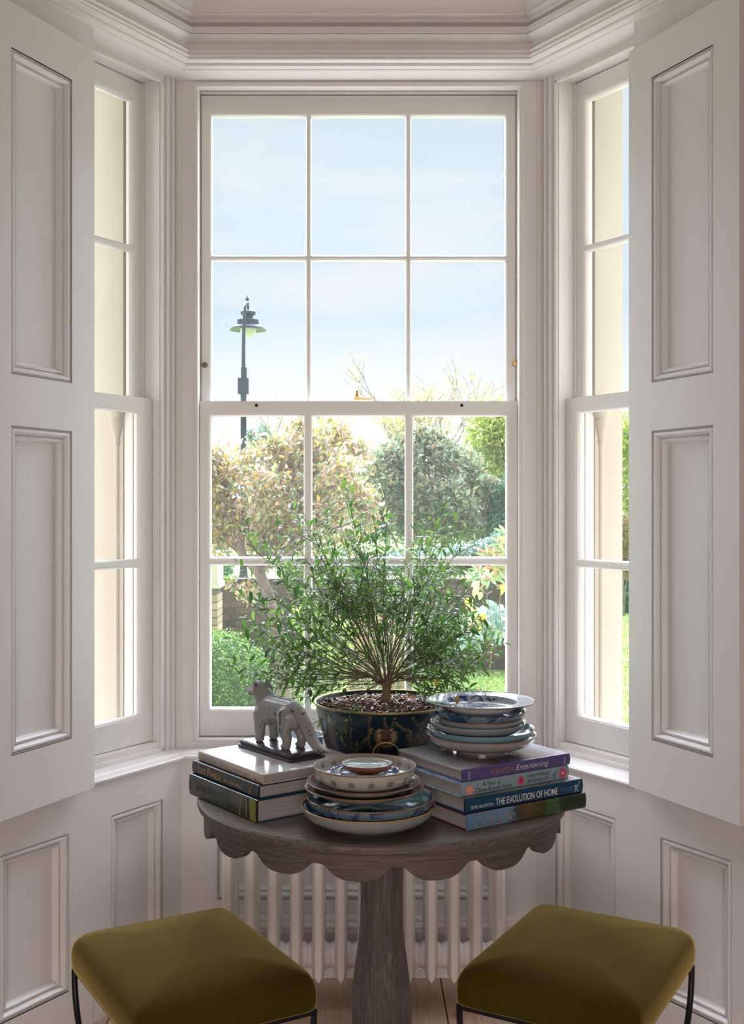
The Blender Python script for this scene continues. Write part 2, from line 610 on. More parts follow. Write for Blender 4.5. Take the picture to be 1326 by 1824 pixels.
# picture bead under the soffit, round the window heads
sill = [(0.031, 0.690), (-0.004, 0.690), (-0.006, 0.694), (-0.010, 0.696), (-0.011, 0.702), (-0.008, 0.706), (0.004, 0.708), (0.014, 0.709), (0.017, 0.713),
        (0.020, 0.7155), (0.040, 0.717), (0.044, 0.720), (0.050, 0.7215), (0.09, 0.724), (0.29, 0.71), (0.29, 0.69)]
sl = tag(sweep(sill, 0.41, 'trim_4', PAINT2, smooth=40, t_end_r=0.445), kind='structure')

base = struct('baseboard_back', (0, D, 0))
prof = [(0.0, 0.0), (-0.016, 0.0), (-0.016, 0.148), (-0.012, 0.152), (-0.013, 0.156), (-0.016, 0.162), (-0.012, 0.172), (-0.009, 0.176), (-0.010, 0.182), (-0.006, 0.192), (0.0, 0.195)]
MB().grid([[(-HX + 0.016, e, z), (HX - 0.016, e, z)] for e, z in prof]).build('skirting', PAINT2, base, smooth=40, recalc=False)

# ------------------------------------------------------------------ window joinery
def sash(name, parent, f, a0, a1, z0, z1, e0, stile, top, bot, cols, rows, bar, ins, thick=0.036):
    """panes are laid out between glass edges given by stile/top/bot widths"""
    g0, g1, h0, h1 = a0 + stile, a1 - stile, z0 + bot, z1 - top
    cw = (g1 - g0 - bar * (cols - 1)) / cols
    zs = rows if hasattr(rows, '__len__') else [h0 + (h1 - h0) * k / rows for k in range(1, rows)]
    zb = [h0] + list(zs) + [h1]
    openings = []
    for i in range(cols):
        x0 = g0 + i * (cw + bar)
        for j in range(len(zb) - 1):
            y0 = zb[j] + (bar / 2 if j > 0 else 0)
            y1 = zb[j + 1] - (bar / 2 if j < len(zb) - 2 else 0)
            openings.append((x0, x0 + cw, y0, y1))
    holes = [(o[0] - ins, o[1] + ins, o[2] - ins, o[3] + ins) for o in openings]
    mb = MB(f)
    board(mb, a0, a1, z0, z1, holes, thick, e0)
    prof = [(0, 0), (ins * 0.25, 0.0025), (ins * 0.5, 0.0025), (ins * 0.75, 0.006), (ins, 0.013), (ins, 0.024), (ins * 0.4, thick)]
    for h in holes:
        rings(mb, h, prof, e0, fill=False)
    sh = mb.build(name, SASHPAINT, parent, smooth=30, recalc=False)
    for o in openings:
        p = MB(f)
        q = 0.001
        p.add([(o[0] - q, e0 + 0.019, o[2] - q), (o[1] + q, e0 + 0.019, o[2] - q), (o[1] + q, e0 + 0.019, o[3] + q), (o[0] - q, e0 + 0.019, o[3] + q)], [(0, 1, 2, 3)])
        p.build('pane', GLASS, sh, recalc=False)
    return sh

BEAD = [(0, 0.0), (0.0, -0.003), (0.002, -0.006), (0.006, -0.007), (0.009, -0.005), (0.011, -0.006), (0.015, -0.004), (0.0165, 0.0), (0.0165, 0.028)]
# middle window
AL, AR = -0.525, 0.521
w1 = struct('window_1', (0, D, 0.72))
def CW(a, e, z):
    return (a, e, z - 0.72)
mb = MB(CW)
ho = (AL + 0.001, AR - 0.001, 0.750, 2.8695)
fo = (AL - 0.0155, AR + 0.0155, ho[2] - 0.0165, ho[3] + 0.0165)
board(mb, -0.5965, 0.5965, 0.7205, 2.889, [fo], 0.085, 0.055)
rings(mb, fo, BEAD, 0.055, fill=False)
# pulley stiles behind the sashes
mb.box(-0.58, AL - 0.0005, 0.085, 0.17, 0.7205, 2.889)
mb.box(AR + 0.0005, 0.58, 0.085, 0.17, 0.7205, 2.889)
mb.box(AL, AR, 0.1, 0.17, 2.870, 2.889)
mb.box(AL, AR, 0.095, 0.30, 0.7215, 0.752)
mb.build('window_frame', PAINT2, w1, smooth=30, recalc=False)
sash('upper_sash', w1, CW, AL + 0.002, AR - 0.002, 1.808, 2.866, 0.12, 0.034, 0.066, 0.04, 3, [2.3296], 0.0186, 0.0062)
low = sash('lower_sash', w1, CW, AL + 0.002, AR - 0.002, 0.754, 1.851, 0.084, 0.036, 0.050, 0.090, 3, [1.325], 0.028, 0.0095)
# brass fastener, stops and fixing holes
mb = MB()
mb.box(-0.029, 0.030, -0.012, 0.012, 0, 0.006)
mb.box(-0.028, -0.004, -0.008, 0.008, 0.006, 0.010)
mb.lathe([(0.0001, 0), (0.006, 0), (0.006, 0.005), (0.0075, 0.006), (0.0075, 0.009), (0.005, 0.010), (0.0065, 0.0125), (0.0065, 0.0155), (0.004, 0.017), (0.006, 0.020), (0.005, 0.024), (0.0001, 0.026)], 16, (-0.019, 0, 0.008))
mb.build('sash_fastener', BRASS, w1, smooth=40, loc=(0.012, 0.098, 1.855 - 0.72))
mb = MB()
mb.tube([(0, 0.01, 0), (0, -0.002, 0), (0, -0.008, 0)], [0.0095, 0.0095, 0.007], 14)
mb.tube([(0, -0.008, 0), (0, -0.014, 0)], [0.0045, 0.004], 10)
stop_me = mb.mesh('sash_stop', BRASS, smooth=50)
stop_dark = stop_me.copy()
stop_dark.materials[0] = BRONZE
link('sash_stop', stop_dark, w1, ((365 - CX) / FPX * 3.72, 0.118, 1.5 + (905 - 650) / FPX * 3.72 - 0.72))
link('sash_stop', stop_me, w1, ((917 - CX) / FPX * 3.72, 0.118, 1.5 + (905 - 648) / FPX * 3.72 - 0.72))
hole_me = MB().tube([(0, 0.004, 0), (0, -0.0006, 0)], [0.0055, 0.0055], 8).mesh('screw_hole', DARKGAP)
for px in (457, 823):
    link('screw_hole', hole_me, w1, ((px - CX) / FPX * 3.684, 0.0838, 1.5 + (905 - 722) / FPX * 3.684 - 0.72))

# side windows, built in the slanting walls
for side, nm in ((-1, 'window_2'), (1, 'window_3')):
    org = (*s2(side, 0.0, 0.0), 0.72)
    base_f = S(side)
    def f(t, e, z, base_f=base_f, org=org):
        p = base_f(t, e, z)
        return (p[0] - org[0], p[1] - org[1], p[2] - org[2])
    wd = struct(nm, org)
    t1 = OPEN_T[side] + 0.02
    tin = 0.0446
    ho = (tin, t1 - 0.02, 0.752, 2.8695)
    mb = MB(f)
    mb.box(tin - 0.004, tin + 0.010, 0.1145, 0.1195, 1.852, 2.869)          # parting bead
    mb.box(tin, t1, 0.055, 0.17, 2.8695, 2.889)
    mb.box(tin, 0.0962, 0.1215, 0.158, 0.752, 1.8065)                      # outer lining behind the lower sash
    mb.box(tin, t1, 0.055, 0.28, 0.7215, 0.752)
    mb.box(t1 - 0.025, t1 + 0.02, 0.06, 0.17, 0.7215, 2.889)
    # bead on the room face round the opening
    mb.box(tin - 0.012, tin - 0.003, 0.0475, 0.056, 0.7215, 2.8695)
    mb.box(tin - 0.0145, tin - 0.012, 0.051, 0.056, 0.7215, 2.8695)
    mb.box(tin - 0.012, t1, 0.0475, 0.056, 2.860, 2.8695)
    mb.box(tin - 0.012, t1, 0.0475, 0.058, 0.7215, 0.735)
    mb.build('window_frame', PAINT2, wd)
    sash('upper_sash', wd, f, tin + 0.002, t1 - 0.024, 1.808, 2.866, 0.12, 0.050, 0.066, 0.04, 1, [2.3296], 0.022, 0.0085)
    sash('lower_sash', wd, f, tin + 0.002, t1 - 0.024, 0.754, 1.851, 0.084, 0.052, 0.050, 0.090, 1, [1.325], 0.028, 0.0095)

# corner posts between the windows (painted timber inside, stone outside)
for side, nm, out_e in ((-1, 'pillar_left', 0.33), (1, 'pillar_right', 0.279)):
    post = struct(nm, (*corner(side, 0.1), 0.72))
    o = post.location
    ax = 0.5425 if side > 0 else 0.5425
    poly = [(side * 0.56, D + 0.0555), corner(side, 0.0545), s2(side, 0.0446, 0.0545), s2(side, 0.0446, 0.158), corner(side, 0.158), (side * 0.56, D + 0.158)]
    MB().prism(poly, 0.7195, 2.8895).build('inner_post', PAINT2, post, origin=o)
    mb = MB(lambda t, e, z, side=side: S(side)(t, e, z))
    mb.box(-0.018, -0.010, 0.046, 0.056, 0.7195, 2.8895)
    mb.box(0.010, 0.016, 0.047, 0.056, 0.7195, 2.8895)
    mb.build('post_bead', PAINT2, post, origin=o)
    mb = MB(CEN)
    xa = side * 0.5835
    mb.box(xa - 0.0025, xa + 0.0025, 0.048, 0.056, 0.7195, 2.8895)
    mb.build('post_bead', PAINT2, post, origin=o)
    poly = [(side * 0.516, D + 0.1585), (side * 0.516, D + 0.285), corner(side, out_e), s2(side, 0.101, out_e), s2(side, 0.101, 0.1585), s2(side, 0.03, 0.1585), corner(side, 0.1585)]
    MB().prism(poly, 0.70, 2.9).build('stone_pier', STONE, post, origin=o)
    # engaged colonnette with a capital
    cx_, cy_ = s2(side, 0.0985, 0.184)
    z0 = 0.74
    mb = MB().lathe([(0.018, z0), (0.018, z0 + 0.03), (0.014, z0 + 0.04), (0.0105, z0 + 0.055), (0.0095, 1.70), (0.014, 1.706), (0.014, 1.716), (0.012, 1.722), (0.017, 1.74),
                     (0.025, 1.762), (0.027, 1.778), (0.022, 1.786), (0.027, 1.795), (0.032, 1.806), (0.032, 1.822), (0.0005, 1.823)], 14, (cx_, cy_, 0))
    mb.build('colonnette', STONE, post, smooth=45, origin=o)
    cx_, cy_ = side * 0.522, D + 0.19
    mb = MB().lathe([(0.024, z0), (0.024, z0 + 0.03), (0.018, z0 + 0.04), (0.0145, z0 + 0.055), (0.0135, 1.70), (0.017, 1.706), (0.017, 1.716), (0.0145, 1.722), (0.019, 1.74),
                     (0.025, 1.762), (0.028, 1.778), (0.024, 1.786), (0.027, 1.795), (0.032, 1.806), (0.032, 1.822), (0.0005, 1.823)], 14, (cx_, cy_, 0))
    mb.build('colonnette', STONE, post, smooth=45, origin=o)

# outer house wall, right and left of the bay
for side, nm in ((-1, 'wall_outside_left'), (1, 'wall_outside_right')):
    mb = MB()
    x0, x1 = sorted((side * 1.45, side * 6.0))
    mb.box(x0, x1, 2.95, 3.05, -0.45, 3.6)
    tag(mb.build(nm, STONE), kind='structure')

# ------------------------------------------------------------------ shutters
AS = math.radians(24)
def make_shutter(side, label):
    th, ztop, zbot = ((0.426, 2.808, 0.700), (0.446, 2.800, 0.708))[side > 0]
    hx, hy = s2(side, th, -0.043)
    root = thing('shutter', label, 'shutter', (hx, hy, zbot), group='folding shutters of the bay')
    f = lambda a, b, z: (side * (math.sin(AS) * a + math.cos(AS) * b), -math.cos(AS) * a + math.sin(AS) * b, z - zbot)
    w = 0.440
    p1 = (0.1005, 0.346, 1.847, 2.691)
    p2 = (0.1005, 0.346, 0.859, 1.714)
    mb = MB(f)
    board(mb, 0.0, w, zbot, ztop, [p1, p2], 0.030)
    mb.build('shutter_frame', PAINT, root)
    for p in (p1, p2):
        mb = MB(f)
        rings(mb, p, PANEL_PROF)
        mb.build('panel', PAINT, root, smooth=35)
    return root
make_shutter(-1, 'tall two-panelled off-white shutter folded back beside the window on the left')
make_shutter(1, 'tall two-panelled off-white shutter folded back beside the window on the right')

# ------------------------------------------------------------------ radiator
rad = thing('column_radiator', 'off-white cast-iron column radiator standing under the middle window', 'radiator', (0.0, 3.43, 0.0))
pit = 40.17 / FPX * 3.375
x_first = (407 - CX) / FPX * 3.375
mb = MB()
def hexcol(mb, yc, z0, z1, w, d):
    prof = [(-w * 0.5, -d * 0.12), (-w * 0.24, -d * 0.5), (w * 0.24, -d * 0.5), (w * 0.5, -d * 0.12), (w * 0.5, d * 0.3), (w * 0.2, d * 0.5), (-w * 0.2, d * 0.5), (-w * 0.5, d * 0.3)]
    rows = []
    for z, s in ((z0, 0.25), (z0 + 0.006, 0.62), (z0 + 0.017, 1.0), (z1 - 0.017, 1.0), (z1 - 0.006, 0.62), (z1, 0.25)):
        rows.append([(p[0] * s, yc + p[1], z) for p in prof])
    mb.grid(rows, close_u=True)
    n = len(prof)
    o = len(mb.v) - 6 * n
    mb.f += [tuple(range(o + n - 1, o - 1, -1)), tuple(range(o + 5 * n, o + 6 * n))]
    mb.mi += [0, 0]
hexcol(mb, -0.060, 0.082, 0.60, 0.037, 0.034)
hexcol(mb, 0.060, 0.082, 0.60, 0.037, 0.034)
for zc in (0.135, 0.55):
    mb.tube([(0, -0.06, zc), (0, 0.06, zc)], 0.014, 8)
    mb.tube([(-pit / 2 + 0.0003, 0, zc), (-pit * 0.3, 0, zc), (0, 0, zc), (pit * 0.3, 0, zc), (pit / 2 - 0.0003, 0, zc)], [0.034, 0.041, 0.043, 0.041, 0.034], 14)
col_me = mb.mesh('radiator_column', RADPAINT, smooth=35)
for k in range(13):
    link('radiator_column', col_me, rad, (x_first + k * pit, 0, 0))
foot_me = MB().tube([(0, 0, 0.0), (0, 0, 0.008), (0, 0, 0.03), (0, 0, 0.10)], [0.020, 0.020, 0.0145, 0.013], 8).mesh('foot', RADPAINT, smooth=40)
for k in (0, 12):
    for yy in (-0.060, 0.060):
        link('foot', foot_me, rad, (x_first + k * pit, yy, 0))
mb = MB()
mb.tube([(0, 0, 0.54), (-0.05, 0, 0.54)], 0.012, 10)
mb.tube([(-0.032, 0, 0.50), (-0.032, 0, 0.572)], [0.013, 0.013], 10)
mb.build('valve', RADPAINT, rad, smooth=40, loc=(x_first - 0.012, -0.01, 0))

# ------------------------------------------------------------------ table
TX, TY, TZ, TR = 0.0596, 2.98, 0.75, 0.485
table = thing('pedestal_table', 'round weathered grey oak pedestal table with scalloped apron', 'table', (TX, TY, 0))
mb = MB().lathe([(0.0005, TZ - 0.026), (TR - 0.012, TZ - 0.026), (TR - 0.003, TZ - 0.022), (TR, TZ - 0.014), (TR - 0.001, TZ - 0.006), (TR - 0.006, TZ - 0.001), (TR - 0.012, TZ), (0.0005, TZ)], 96)
mb.build('tabletop', OAK_TOP, table, smooth=35)
# apron: 16 scallops; drawn as an outer and an inner skin
AP_R, AP_N = 0.468, 16
off = math.radians(3.2)
def scallop(u):
    """lower edge drop (0 at the notch, 1 at the lobe), u in 0..1 across one scallop"""
    v = abs(u - 0.5) * 2
    tab = ((0.0, 1.0), (0.2, 0.975), (0.38, 0.90), (0.55, 0.70), (0.68, 0.43), (0.77, 0.19), (0.82, 0.07), (0.88, 0.015), (1.0, 0.0))
    for (a, ya), (b, yb) in zip(tab[:-1], tab[1:]):
        if v <= b:
            return ya + (yb - ya) * (v - a) / (b - a)
    return 0.0
mb = MB()
nseg = AP_N * 28
rows = [[], [], [], []]
for k in range(nseg):
    a = 2 * PI * k / nseg
    u = (k % 28) / 28.0
    aa = a - PI / 2 + off
    drop = scallop(u)
    zb = TZ - 0.026 - 0.027 - 0.035 * drop
    c, s = math.cos(aa), math.sin(aa)
    for r, z, i in ((AP_R, TZ - 0.0255, 0), (AP_R, zb, 1), (AP_R - 0.022, zb, 2), (AP_R - 0.022, TZ - 0.0255, 3)):
        rows[i].append((r * c, r * s, z))
mb.grid(rows, close_u=True)
# grain follows the curve: object coordinates are fine for the short segments
mb.build('apron', OAK_APRON, table, smooth=40)
# octagonal baluster pedestal
ped = [(0.088, 0.665), (0.088, 0.650), (0.060, 0.645), (0.0585, 0.560), (0.0575, 0.470), (0.0585, 0.400), (0.064, 0.340), (0.073, 0.280), (0.080, 0.225), (0.0825, 0.185), (0.080, 0.145), (0.070, 0.105),
       (0.056, 0.080), (0.056, 0.072), (0.078, 0.070), (0.078, 0.055)]
mb = MB()
rows = []
for r, z in ped:
    rows.append([(r * 1.045 * math.cos(PI / 8 + k * PI / 4), r * 1.045 * math.sin(PI / 8 + k * PI / 4), z) for k in range(8)])
mb.grid(rows, close_u=True)
mb.f += [tuple(range(8)), tuple(range(len(mb.v) - 8, len(mb.v)))]
mb.mi += [0, 0]
mb.build('pedestal', OAK_LEG, table)
mb = MB()
for k in range(4):
    a = k * PI / 2
    c, s = math.cos(a), math.sin(a)
    pts = [(0.05, 0.07), (0.12, 0.062), (0.20, 0.04), (0.25, 0.028)]
    rows = []
    for r, h in pts:
        w = 0.038
        rows.append([(c * r - s * w, s * r + c * w, 0.0), (c * r + s * w, s * r - c * w, 0.0), (c * r + s * w, s * r - c * w, h), (c * r - s * w, s * r + c * w, h)])
    mb.grid(rows, close_u=True)
    o = len(mb.v)
    mb.f += [tuple(range(o - 4, o)), tuple(range(o - 13, o - 17, -1))]
    mb.mi += [0, 0]
mb.build('foot_cross', OAK_LEG, table)
MB().lathe([(0.0005, TZ - 0.085), (0.10, TZ - 0.085), (0.10, TZ - 0.0265), (0.0005, TZ - 0.0265)], 16).build('top_block', OAK_LEG, table)

# ------------------------------------------------------------------ stools
VELVET = pmat('olive_velvet', (0.055, 0.038, 0.005), 0.9, spec=0.06, sheen=1.0, sheen_tint=(1.0, 0.77, 0.27),
              var=((0.075, 0.052, 0.007), 5.0, 0.35, 0.7, (1, 1, 1)), bump=(420, 0.12, (1, 1, 1), 0.001))
def stool(label, cx, cy, rz):
    """long sides (0.50) along local x, seat top at 0.48"""
    root = thing('stool', label, 'stool', (cx, cy, 0), rz, group='velvet stools in front of the table')
    L, Wd = 0.257, 0.208
    # cushion: a superellipse box with puffed top and pinched corners
    n = 40
    mb = MB()
    def outline(k, gx, gy):
        a = 2 * PI * k / n
        c, s = math.cos(a), math.sin(a)
        p = 0.11
        x = gx * math.copysign(abs(c) ** p, c)
        y = gy * math.copysign(abs(s) ** p, s)
        return x, y
    rows = []
    for ins, z in ((0.020, 0.4052), (0.003, 0.4055), (0.001, 0.409), (0.0, 0.420), (0.0, 0.434), (0.002, 0.446), (0.006, 0.455), (0.013, 0.463), (0.024, 0.469), (0.042, 0.474), (0.07, 0.479), (0.11, 0.483), (0.15, 0.485)):
        rows.append([(*outline(k, L - ins, Wd - ins), 0.4052 + (z - 0.4052) * 1.24) for k in range(n)])
    mb.grid(rows, close_u=True)
    o = len(mb.v)
    mb.f += [tuple(range(o - n, o)), tuple(range(n - 1, -1, -1))]
    mb.mi += [0, 0]
    cush = mb.build('seat_cushion', VELVET, root, smooth=75)
    # corner pleats
    # iron frame under the cushion
    fr = MB()
    h = 0.008
    for sy in (-1, 1):
        fr.box(-L + 0.004, L - 0.004, sy * (Wd - 0.013) - h / 2, sy * (Wd - 0.013) + h / 2, 0.394, 0.405)
    for sx in (-1, 1):
        fr.box(sx * (L - 0.012) - h / 2, sx * (L - 0.012) + h / 2, -Wd + 0.008, Wd - 0.008, 0.394, 0.405)
    fr.build('seat_frame', IRON, root)
    # curule legs: on each long side a hanging arc crosses a standing arc
    R = L - 0.012
    for sy in (-1, 1):
        y = sy * (Wd - 0.013)
        up, dn = [], []
        for k in range(25):
            a = PI * k / 24
            up.append((-R * math.cos(a), y, 0.396 - 0.205 * math.sin(a) ** 0.9))
            dn.append((-R * math.cos(a), y, 0.0 + 0.187 * math.sin(a) ** 0.9))
        for half, (i0, i1) in enumerate(((0, 13), (12, 25))):
            m = MB()
            m.tube(up[i0:i1], 0.0075, 8)
            m.tube(dn[i0:i1], 0.0075, 8)
            m.build('leg', IRON, root, smooth=60)
    st = MB().tube([(0, -Wd + 0.013, 0.189), (0, Wd - 0.013, 0.189)], 0.007, 8)
    st.build('stretcher', IRON, root, smooth=60)
    return root
def stool_from(corners, label):
    b, l, r, f = [Vector((c[0], c[1])) for c in corners]
    ctr = (b + l + r + f) / 4
    d = ((f - l) + (r - b)) / 2       # long direction
    return stool(label, ctr.x, ctr.y, math.atan2(d.y, d.x))
# plan corners found from the photo at seat height: back, side, side, front
stool_from([(-0.348, 2.90), (-0.682, 2.674), (-0.092, 2.458), (-0.437, 2.242)], 'olive velvet stool on black iron legs in front of the panelling on the left')
stool_from([(0.47, 2.935), (0.8105, 2.702), (0.215, 2.503), (0.555, 2.242)], 'olive velvet stool on black iron legs in front of the panelling on the right')

# ------------------------------------------------------------------ lettering
_text_cache = {}
def text_mesh(body, w, h, mat, shear=0.0, spacing=1.0, weight=0.0):
    """letters as a thin mesh, lower left at the origin, in the x-z plane facing -y"""
    key = (body, w, h, mat.name, shear, spacing, weight)
    if key in _text_cache:
        return _text_cache[key]
    cu = bpy.data.curves.new('lettering', 'FONT')
    cu.body = body
    cu.size = 1.0
    cu.shear = shear
    cu.space_character = spacing
    cu.offset = weight
    cu.resolution_u = 4
    ob = bpy.data.objects.new('lettering_tmp', cu)
    COL.objects.link(ob)
    dg = bpy.context.evaluated_depsgraph_get()
    me = bpy.data.meshes.new_from_object(ob.evaluated_get(dg))
    bpy.data.objects.remove(ob)
    co = np.empty(len(me.vertices) * 3)
    me.vertices.foreach_get('co', co)
    co = co.reshape(-1, 3)
    lo, hi = co.min(0), co.max(0)
    sx, sz = w / (hi[0] - lo[0]), h / (hi[1] - lo[1])
    out = np.zeros_like(co)
    out[:, 0] = (co[:, 0] - lo[0]) * sx
    out[:, 2] = (co[:, 1] - lo[1]) * sz
    me.vertices.foreach_set('co', out.ravel())
    me.materials.clear()
    me.materials.append(mat)
    me.update()
    _text_cache[key] = me
    return me

# ------------------------------------------------------------------ books
def page_mat():
    m = bpy.data.materials.new('book_pages')
    m.use_nodes = True
    N, L = m.node_tree.nodes, m.node_tree.links
    b = N['Principled BSDF']
    b.inputs['Roughness'].default_value = 0.8
    tc = N.new('ShaderNodeTexCoord')
    mp = N.new('ShaderNodeMapping')
    mp.inputs['Scale'].default_value = (3, 3, 900)
    no = N.new('ShaderNodeTexNoise')
    no.inputs['Scale'].default_value = 1.0
    no.inputs['Detail'].default_value = 2
    r = ramp(N, [(0.3, (0.24, 0.22, 0.215)), (0.7, (0.50, 0.475, 0.47))])
    L.new(tc.outputs['Object'], mp.inputs[0])
    L.new(mp.outputs[0], no.inputs['Vector'])
    L.new(no.outputs['Fac'], r.inputs[0])
    L.new(r.outputs[0], b.inputs['Base Color'])
    return m
PAGES = page_mat()

def print_mat(name, stops, scale=20.0, amt=0.0, axis=0, rough=0.3, coat=0.3, extra=None):
    """printed cover: colour ramp along the object's x (in metres, given as fraction of span) with noise mixed in"""
    m = bpy.data.materials.new(name)
    m.use_nodes = True
    N, L = m.node_tree.nodes, m.node_tree.links
    b = N['Principled BSDF']
    b.inputs['Roughness'].default_value = rough
    b.inputs['Coat Weight'].default_value = coat
    tc = N.new('ShaderNodeTexCoord')
    sp = N.new('ShaderNodeSeparateXYZ')
    L.new(tc.outputs['Generated'], sp.inputs[0])
    no = N.new('ShaderNodeTexNoise')
    no.inputs['Scale'].default_value = scale
    no.inputs['Detail'].default_value = 8
    L.new(tc.outputs['Object'], no.inputs['Vector'])
    ma = N.new('ShaderNodeMath')
    ma.operation = 'MULTIPLY_ADD'
    L.new(no.outputs['Fac'], ma.inputs[0])
    ma.inputs[1].default_value = amt
    L.new(sp.outputs[axis], ma.inputs[2])
    sb = N.new('ShaderNodeMath')
    sb.operation = 'SUBTRACT'
    sb.inputs[1].default_value = amt * 0.5
    L.new(ma.outputs[0], sb.inputs[0])
    r = ramp(N, stops)
    L.new(sb.outputs[0], r.inputs[0])
    L.new(r.outputs[0], b.inputs['Base Color'])
    MATS[name] = m
    return m

def book(label, L, Wd, T, spine_m, top_m, board_m, org, ang, z, group):
    """spine along local x at y=0; boards lie in z"""
    root = thing('book', label, 'book', (org[0], org[1], z), ang, group=group)
    c = 0.0032
    mb = MB()
    # spine: softly rounded strip
    prof = [(0.004, 0.0), (0.0012, 0.0008), (0.0002, 0.003)] + [(-0.0022 * math.sin(PI * k / 6), 0.004 + (T - 0.008) * k / 6) for k in range(7)] + [(0.0002, T - 0.003), (0.0012, T - 0.0008), (0.004, T)]
    inner = [(0.004, T - c), (0.0036, T - c), (0.0036, c), (0.004, c)]
    ring_ = prof + inner
    rows = [[(x, p[0], p[1]) for p in ring_] for x in (0, L)]
    mb.grid(rows, close_u=True)
    n = len(ring_)
    mb.f += [tuple(range(n)), tuple(range(2 * n - 1, n - 1, -1))]
    mb.mi += [0, 0]
    mb.build('spine', spine_m, root, smooth=50)
    MB().box(0, L, 0.004, Wd, T - c, T).build('front_board', top_m, root)
    MB().box(0, L, 0.004, Wd, 0, c).build('back_board', board_m, root)
    MB().box(0.0045, L - 0.0045, 0.0036, Wd - 0.004, c, T - c).build('page_block', PAGES, root)
    return root

def on_spine(bk, me, x, z, name='title'):
    ob = link(name, me, bk, (x, -0.0030, z))
    return ob

def rosette(mats, r, petals):
    mb = MB()
    for k in range(petals):
        a = 2 * PI * k / petals
        w = PI / petals * 0.9
        pts = [(0, 0, 0), (r * 0.7 * math.cos(a - w), 0, r * 0.7 * math.sin(a - w)), (r * math.cos(a - w * 0.4), 0, r * math.sin(a - w * 0.4)), (r * math.cos(a + w * 0.4), 0, r * math.sin(a + w * 0.4)), (r * 0.7 * math.cos(a + w), 0, r * 0.7 * math.sin(a + w))]
        mb.add(pts, [(0, 1, 2, 3, 4)], 0)
    mb.add([(r * 0.28 * math.cos(2 * PI * k / 10), -0.0003, r * 0.28 * math.sin(2 * PI * k / 10)) for k in range(10)], [tuple(range(10))], 1)
    return mb.mesh('printed_flower', mats, recalc=False)

def r_logo(mat, h):
    """a swash R"""
    mb = MB()
    s = h
    p1 = [(0.02 * s, 0, 0.0), (0.10 * s, 0, 0.30 * s), (0.16 * s, 0, 0.62 * s)]
    p2 = [(0.02 * s, 0, 0.50 * s), (0.12 * s, 0, 0.64 * s), (0.30 * s, 0, 0.62 * s), (0.34 * s, 0, 0.48 * s), (0.24 * s, 0, 0.36 * s), (0.12 * s, 0, 0.33 * s)]
    p3 = [(0.20 * s, 0, 0.34 * s), (0.30 * s, 0, 0.12 * s), (0.42 * s, 0, 0.02 * s), (0.52 * s, 0, 0.10 * s)]
    p4 = [(0.36 * s, 0, 0.50 * s), (0.50 * s, 0, 0.62 * s), (0.58 * s, 0, 0.80 * s), (0.58 * s, 0, 0.98 * s)]
    for p in (p1, p2, p3, p4):
        mb.tube(p, 0.028 * s, 5)
    return mb.mesh('publisher_mark', mat, smooth=60)

GOLDINK = pmat('gold_ink', (0.62, 0.40, 0.15), 0.35, metal=0.6)
PALEGOLD = pmat('pale_gold_ink', (0.62, 0.56, 0.42), 0.3, metal=0.6)
WHITEINK = pmat('white_ink', (0.75, 0.76, 0.80), 0.6)
GREYINK = pmat('grey_ink', (0.30, 0.31, 0.34), 0.6)
DIMINK = pmat('dim_ink', (0.10, 0.11, 0.11), 0.5)
DARKINK = pmat('dark_ink', (0.035, 0.05, 0.065), 0.6)
BLUEINK = pmat('blue_ink', (0.16, 0.33, 0.50), 0.6)
BROWNINK = pmat('bronze_ink', (0.40, 0.22, 0.10), 0.5)
PINKINK = pmat('pink_ink', (0.72, 0.06, 0.20), 0.6)
ROSEINK = pmat('rose_ink', (0.82, 0.30, 0.34), 0.6)
YELLOWINK = pmat('yellow_ink', (0.70, 0.48, 0.16), 0.6)
LIMEINK = pmat('lime_ink', (0.24, 0.26, 0.05), 0.6)

def ang_of(p, q):
    return math.atan2(q[1] - p[1], q[0] - p[0])

# --- stack on the left: origin at the far left corner, spine runs to the near corner
GL = 'books stacked on the left of the table'
GREENSPINE = print_mat('dark_green_jacket', [(0.0, (0.020, 0.026, 0.030)), (0.35, (0.014, 0.026, 0.022)), (0.47, (0.03, 0.075, 0.035)), (0.58, (0.014, 0.026, 0.026)), (0.74, (0.05, 0.075, 0.025)), (0.82, (0.016, 0.026, 0.03)), (1.0, (0.02, 0.03, 0.02))], 28, 0.35, rough=0.28, coat=0.5)
SLATE = pmat('slate_blue_cloth', (0.024, 0.030, 0.040), 0.34, coat=0.25, bump=(300, 0.1, (1, 1, 1), 0.001))
IVORY = pmat('ivory_jacket', (0.52, 0.46, 0.40), 0.3, coat=0.4)
IVORYTOP = print_mat('ivory_jacket_photo', [(0.0, (0.80, 0.79, 0.78)), (0.45, (0.78, 0.77, 0.77)), (0.60, (0.62, 0.58, 0.60)), (0.70, (0.66, 0.50, 0.47)), (0.80, (0.76, 0.74, 0.76)), (1.0, (0.80, 0.79, 0.79))], 9, 0.25, rough=0.16, coat=0.6)
NAVYBOARD = pmat('navy_board', (0.012, 0.05, 0.085), 0.4)

